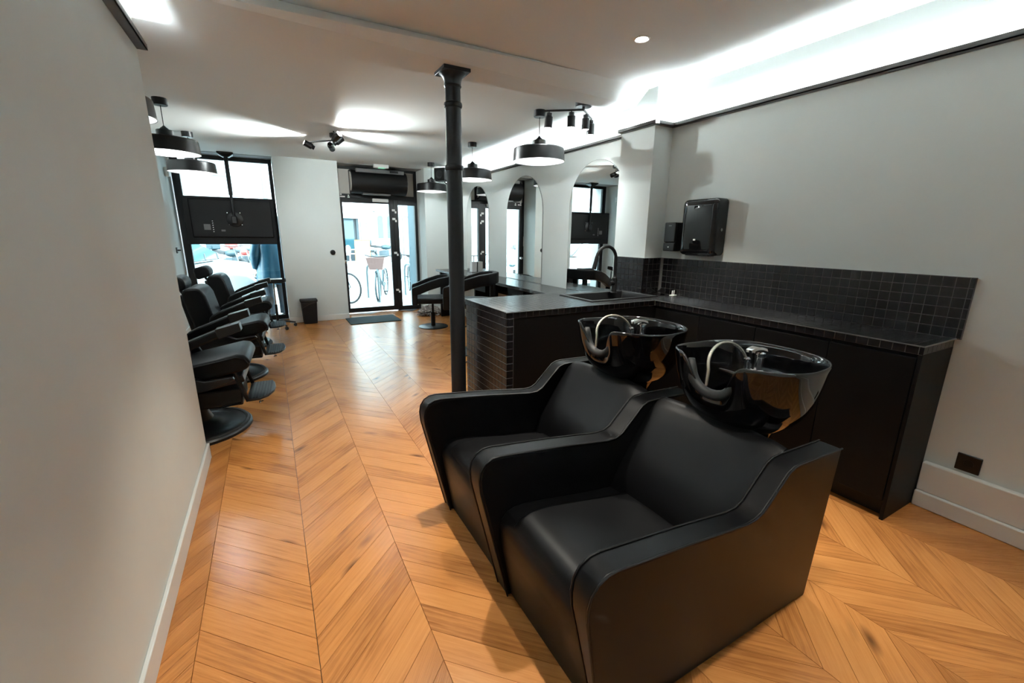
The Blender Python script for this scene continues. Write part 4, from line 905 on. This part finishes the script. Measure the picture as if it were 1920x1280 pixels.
bicycle((3.12, 11.0, GZ), math.radians(-100), 'dark bicycle seen through the narrow side pane', 'bike_paint')
for (x, y, lb) in ((2.02, 10.3, 'grey steel bike hoop beside the basket bicycle'), (2.95, 10.4, 'grey steel bike hoop near the narrow side pane')):
    hp_ = G().tube([(0, -0.42, 0), (0, -0.42, 0.62), (0, -0.36, 0.74), (0, -0.26, 0.78), (0, 0.26, 0.78), (0, 0.36, 0.74), (0, 0.42, 0.62), (0, 0.42, 0)], 0.024, 12)
    t_ = thing('bike_hoop', lb, 'bike rack', (x, y, GZ), 0.1, 'bike hoops'); hp_.build('hoop', 'galv', t_)
    for s_ in (-1, 1): G().lathe([(0.05, 0), (0.05, 0.008), (0.026, 0.012)], 14, c=(0, s_ * 0.42, 0)).build('foot_flange', 'galv', t_)

def motorcycle(loc, rz, label, paint):
    m = thing('motorcycle', label, 'motorcycle', loc, rz, 'motorcycles on the street')
    wheel(m, (-0.62, 0, 0.31), 0.31, 0.055, spokes=8); wheel(m, (0.66, 0, 0.31), 0.31, 0.05, spokes=8)
    G().loft([[Vector((x, y * w, z + h * v)) for y, v in ((-1, -1), (1, -1), (1, 1), (-1, 1))] for x, w, z, h in ((-0.25, 0.10, 0.45, 0.12), (0.0, 0.16, 0.45, 0.18), (0.28, 0.12, 0.5, 0.14))]).build('engine', 'slate', m, bevel=0.02)
    G().ellipsoid((0.12, 0, 0.78), (0.30, 0.14, 0.13), 14, 8).build('fuel_tank', paint, m)
    G().loft([[Vector((x, y * w, z + h * v)) for y, v in ((-1, -1), (1, -1), (0.8, 1), (-0.8, 1))] for x, w, z, h in ((-0.80, 0.09, 0.86, 0.04), (-0.45, 0.13, 0.82, 0.06), (-0.10, 0.12, 0.78, 0.05))]).build('saddle', 'tyre', m, bevel=0.015)
    g = G()
    for s_ in (-1, 1): g.tube([(0.42, s_ * 0.09, 0.98), (0.66, s_ * 0.09, 0.31)], 0.022, 8).tube([(-0.15, s_ * 0.09, 0.42), (-0.62, s_ * 0.09, 0.31)], 0.02, 6)
    g.build('fork', 'galv', m); G().tube([(0.28, -0.38, 1.06), (0.42, -0.15, 1.03), (0.42, 0.15, 1.03), (0.28, 0.38, 1.06)], 0.014, 8).build('handlebar', 'tyre', m)
    G().ellipsoid((0.52, 0, 0.92), (0.09, 0.09, 0.09), 12, 8).build('headlamp', 'galv', m); G().tube([(0.1, -0.14, 0.3), (-0.5, -0.15, 0.3), (-0.8, -0.15, 0.4)], 0.04, 8).build('exhaust', 'galv', m)
    B('top_box', (-0.95, -0.62, -0.18, 0.18, 0.90, 1.16), paint, m, bevel=0.04)
motorcycle((5.52, 24.6, GZ), math.radians(-12), 'dark motorcycle parked in front of the arched stone doors', 'bike_paint')
motorcycle((-1.35, 19.6, GZ - .05), math.radians(-50), 'dark scooter beyond the white car bonnet', 'bike_paint')
motorcycle((-0.95, 20.7, GZ - .05), math.radians(-60), 'red scooter parked next to the person in the blue raincoat', 'bike_red')
def cafe_chair(loc, rz, label):
    c = thing('cafe_chair', label, 'chair', loc, rz, 'white plastic chairs outside the cafe')
    G().box(-0.23, 0.23, -0.23, 0.23, 0.42, 0.46).build('seat', 'white_plastic', c, bevel=0.015)
    pts = [(-0.22, 0.46), (0.22, 0.46), (0.24, 0.65)] + arc((0, 0.68), 0.24, 0.1, PI - 0.1, 10) + [(-0.24, 0.65)]; G().prism(pts, 'x', -0.25, -0.22).build('backrest', 'white_plastic', c)
    for sx in (-1, 1):
        for sy in (-1, 1): G().tube([(sx * 0.19, sy * 0.2, 0.43), (sx * 0.24, sy * 0.24, 0)], 0.018, 6).build('leg', 'white_plastic', c)
    for sy in (-1, 1): G().tube([(-0.23, sy * 0.25, 0.66), (0.15, sy * 0.26, 0.66), (0.2, sy * 0.25, 0.44)], 0.018, 6).build('arm', 'white_plastic', c)
cafe_chair((3.30, 23.6, GZ), math.radians(-160), 'white plastic chair at the left edge of the cafe front'); cafe_chair((3.95, 24.6, GZ), math.radians(170), 'white plastic chair next to the orange menu board')
ab = thing('menu_board', 'orange framed folding menu board outside the cafe', 'sign board', (4.28, 23.9, GZ), 1.35)
for s_ in (-1, 1):
    M = Matrix.Translation((0, 0, 1.15)) @ Matrix.Rotation(s_ * math.radians(16), 4, 'Y'); 
    pn = B('board_panel', (-0.012, 0.012, -0.36, 0.36, -1.16, 0.0), 'stone_grey', ab, M=M)
    for y in (-0.38, 0.34): B('frame_rail', (-0.02, 0.02, y, y + 0.04, -1.19, 0.02), 'orange_wood', pn, M=M)
    B('frame_rail', (-0.02, 0.02, -0.36, 0.36, -0.03, 0.02), 'orange_wood', pn, M=M)
ctb = thing('cafe_table', 'small grey metal table between the menu board and the motorcycle', 'table', (4.65, 22.9, GZ))
G().lathe([(0.33, 0.70), (0.33, 0.725)], 24).build('table_top', 'galv', ctb)
for k in range(3): a = 2 * PI * k / 3 + .3; G().tube([(0.1 * math.cos(a), 0.1 * math.sin(a), 0.70), (0.28 * math.cos(a), 0.28 * math.sin(a), 0)], 0.02, 6).build('leg', 'galv', ctb)

def car(loc, rz, label, paint):
    c = thing('parked_car', label, 'car', loc, rz, 'cars on the street')
    W = 0.86
    body = [(-2.05, 0.32), (-2.12, 0.55), (-2.08, 0.82), (-1.95, 0.93), (-0.9, 0.97), (0.75, 0.98), (1.45, 0.90), (1.98, 0.76), (2.12, 0.60), (2.14, 0.38), (2.05, 0.24), (-1.95, 0.24)]
    rings = []
    for y, k, dz in ((-W, 0.965, 0.02), (-W + 0.05, 0.99, 0.0), (0, 1.0, 0.0), (W - 0.05, 0.99, 0.0), (W, 0.965, 0.02)): rings.append([Vector((x * k, y, z - (dz if z > 0.7 else 0) + (0.01 if y == 0 and z > 0.7 else 0))) for x, z in body])
    G().loft(rings).build('body', paint, c, bevel=0.04, seg=3)
    cab = [(-1.98, 0.93), (-1.70, 1.36), (-1.35, 1.50), (-0.2, 1.53), (0.25, 1.47), (0.62, 1.28), (1.12, 0.97)]
    rings = [[Vector((x, s_ * (0.80 - 0.20 * (z - 0.93) / 0.6), z)) for x, z in cab] for s_ in (-1, 1)]
    G().loft(rings).build('cabin', paint, c, bevel=0.03, seg=2)
    for s_ in (-1, 1):
        sw = [(-1.45, 1.02), (-1.35, 1.38), (-0.25, 1.45), (-0.25, 1.02)]; sw2 = [(-0.18, 1.02), (-0.18, 1.45), (0.22, 1.40), (0.75, 1.06)]
        for q in (sw, sw2): G().add([Vector((x, s_ * (0.806 - 0.20 * (z - 0.93) / 0.6 + d), z)) for d in (0, -0.006) for x, z in q], [(0, 1, 2, 3), (7, 6, 5, 4), (0, 4, 5, 1), (1, 5, 6, 2), (2, 6, 7, 3), (3, 7, 4, 0)]).build('side_window', 'car_glass', c, smooth=0)
        G().ellipsoid((0.78, s_ * 0.95, 1.03), (0.08, 0.10, 0.06), 10, 7).build('door_mirror', paint, c)
        G().ellipsoid((1.93, s_ * 0.62, 0.70), (0.16, 0.17, 0.07), 12, 8).build('headlamp', 'car_glass', c)
        B('door_handle', (-0.42, -0.24, min(s_ * 0.855, s_ * 0.885), max(s_ * 0.855, s_ * 0.885), 0.80, 0.83), paint, c, bevel=0.006)
        for x in (-1.32, 1.30):
            w = G().lathe([(0.20, -0.10), (0.30, -0.095), (0.315, -0.06), (0.315, 0.06), (0.30, 0.095), (0.20, 0.10)], 26, M=Matrix.Translation((x, s_ * 0.79, 0.315)) @ Matrix.Rotation(PI / 2, 4, 'X')).build('wheel', 'tyre', c)
            G().lathe([(0.20, 0.0), (0.19, 0.012), (0.05, 0.02), (0.001, 0.024)], 20, M=Matrix.Translation((x, s_ * 0.885, 0.315)) @ Matrix.Rotation(-s_ * PI / 2, 4, 'X')).build('hubcap', 'alloy', w)
    q = [(1.10, -0.72, 0.985), (1.10, 0.72, 0.985), (0.36, 0.60, 1.435), (0.36, -0.60, 1.435)]
    G().add([Vector(p) + Vector((d, 0, d)) for d in (0.02, 0.012) for p in q], [(0, 1, 2, 3), (7, 6, 5, 4), (0, 4, 5, 1), (1, 5, 6, 2), (2, 6, 7, 3), (3, 7, 4, 0)]).build('windscreen', 'car_glass', c, smooth=0)
    for y in (-0.35, 0.25): G().tube([(1.14, y, 1.0), (0.98, y + 0.42, 1.10)], 0.010, 6).build('wiper', 'tyre', c)
    B('grille', (2.06, 2.15, -0.45, 0.45, 0.44, 0.60), 'tyre', c, bevel=0.01); B('number_plate', (2.13, 2.16, -0.24, 0.24, 0.30, 0.40), 'white_plastic', c)
car((-2.05, 10.25, GZ - 0.0), math.radians(-14), 'white car parked right outside the street window', 'car_white')
car((-4.6, 16.3, GZ - 0.05), math.radians(4), 'silver car on the far side of the road below the hanging display', 'car_silver')

# ------------------------------------------------------------------ person outside
pe = thing('person', 'person in a long blue raincoat and grey jeans standing outside the window', 'person', (0.03, 8.78, GZ), math.radians(100))
def skin_body():
    J = {'pelvis': (0, 0, 0.93, .13, .11), 'waist': (0, 0, 1.08, .12, .10), 'chest': (0, 0, 1.28, .15, .11), 'collar': (0, 0, 1.44, .08, .07), 'neck': (0.01, 0, 1.50, .055, .055), 'head0': (0.02, 0, 1.58, .075, .085), 'head1': (0.02, 0, 1.68, .078, .092), 'crown': (0.01, 0, 1.755, .05, .06)}
    for s_, n in ((1, 'L'), (-1, 'R')):
        J.update({'sh' + n: (0, s_ * 0.18, 1.42, .06, .06), 'el' + n: (-0.02, s_ * 0.25, 1.14, .045, .045), 'wr' + n: (0.06, s_ * 0.25, 0.90, .032, .03), 'hd' + n: (0.09, s_ * 0.245, 0.82, .035, .022),
                  'hip' + n: (0, s_ * 0.09, 0.88, .085, .09), 'kn' + n: (0.01, s_ * 0.10, 0.49, .06, .06), 'an' + n: (-0.02, s_ * 0.105, 0.10, .042, .042), 'to' + n: (0.12, s_ * 0.12, 0.035, .035, .03)})
    E_ = [('pelvis', 'waist'), ('waist', 'chest'), ('chest', 'collar'), ('collar', 'neck'), ('neck', 'head0'), ('head0', 'head1'), ('head1', 'crown')]
    for n in 'LR': E_ += [('collar', 'sh' + n), ('sh' + n, 'el' + n), ('el' + n, 'wr' + n), ('wr' + n, 'hd' + n), ('pelvis', 'hip' + n), ('hip' + n, 'kn' + n), ('kn' + n, 'an' + n), ('an' + n, 'to' + n)]
    ks = list(J); me = bpy.data.meshes.new('body'); me.from_pydata([J[k][:3] for k in ks], [(ks.index(a), ks.index(b_)) for a, b_ in E_], []); me.update(); me.materials.append(MATS['skin'])
    o = bpy.data.objects.new('body', me); COL.objects.link(o); o.parent = pe
    o.modifiers.new('skin', 'SKIN'); sv = me.skin_vertices[0].data if me.skin_vertices else None
    if sv is None:
        bm = bmesh.new(); bm.from_mesh(me); bm.verts.layers.skin.verify(); bm.to_mesh(me); bm.free(); sv = me.skin_vertices[0].data
    for i, k in enumerate(ks): sv[i].radius = J[k][3:5]; sv[i].use_root = (k == 'pelvis')
    sb = o.modifiers.new('sub', 'SUBSURF'); sb.levels = 2; sb.render_levels = 2
    return o
skin_body()
def coat():
    rings = []; n = 36
    for z, rx, ry, fo in ((0.62, .23, .27, .022), (0.75, .22, .26, .020), (0.92, .20, .24, .014), (1.08, .18, .22, .008), (1.25, .175, .22, .004), (1.38, .15, .21, .002), (1.45, .10, .14, 0), (1.50, .075, .085, 0)):
        rings.append([Vector(((rx + fo * math.sin(7 * a + 2)) * math.cos(a), (ry + fo * math.sin(9 * a)) * math.sin(a), z + 0.01 * math.sin(3 * a))) for a in [2 * PI * k / n for k in range(n)]])
    co = G().loft(rings, cap=False).build('raincoat', 'coat_blue', pe, smooth=80)
    for s_ in (-1, 1): G().tube([(0, s_ * 0.15, 1.42), (-0.01, s_ * 0.22, 1.32), (-0.02, s_ * 0.265, 1.14), (0.03, s_ * 0.265, 0.98), (0.06, s_ * 0.255, 0.90)], [.075, .085, .078, .068, .062], 12).build('sleeve', 'coat_blue', co, smooth=80)
    G().lathe([(0.085, 1.47), (0.125, 1.50), (0.128, 1.60), (0.125, 1.70), (0.09, 1.78), (0.02, 1.80)], 20, c=(-0.02, 0, 0)).build('hood', 'coat_blue', co, smooth=80)
coat()
for s_ in (-1, 1):
    G().tube([(0, s_ * 0.09, 0.92), (0.005, s_ * 0.10, 0.70), (0.01, s_ * 0.10, 0.49), (-0.01, s_ * 0.105, 0.25), (-0.01, s_ * 0.105, 0.09)], [.115, .095, .08, .075, .078], 14).build('trouser_leg', 'jeans', pe, smooth=80)
    G().loft([[Vector((x, s_ * 0.11 + y * w, z)) for y, z in ((-1, 0), (1, 0), (0.9, h * .7), (0, h), (-0.9, h * .7))] for x, w, h in ((-0.10, .035, .07), (-0.04, .045, .11), (0.04, .048, .09), (0.12, .048, .06), (0.18, .03, .04))]).build('shoe', 'shoe', pe, smooth=60)
    for k in range(5):
        y = s_ * 0.245 + (k - 2) * 0.014 * (1 if k < 4 else 0); x = 0.10
        p = [(0.085, s_ * 0.245 + (k - 1.5) * 0.017, 0.80), (0.11, s_ * 0.245 + (k - 1.5) * 0.018, 0.765), (0.105, s_ * 0.245 + (k - 1.5) * 0.017, 0.735 + 0.008 * abs(k - 1.5))] if k < 4 else [(0.10, s_ * 0.225, 0.84), (0.135, s_ * 0.215, 0.81), (0.145, s_ * 0.22, 0.78)]
        G().tube(p, [0.009, 0.0085, 0.006], 7).build('finger', 'skin', pe, smooth=80)
hd = G().ellipsoid((-0.005, 0, 1.70), (0.105, 0.092, 0.095), 16, 10).build('hair', 'hair', pe, smooth=80)
for s_ in (-1, 1): G().ellipsoid((0.102, s_ * 0.033, 1.655), (0.008, 0.013, 0.008), 8, 6).build('eye', 'mark_white', pe)
G().ellipsoid((0.118, 0, 1.63), (0.018, 0.013, 0.024), 10, 7).build('nose', 'skin', pe); G().ellipsoid((0.105, 0, 1.59), (0.008, 0.025, 0.007), 10, 6).build('mouth', 'bike_red', pe)
for s_ in (-1, 1): G().ellipsoid((0.02, s_ * 0.088, 1.64), (0.02, 0.012, 0.03), 10, 7).build('ear', 'skin', pe)
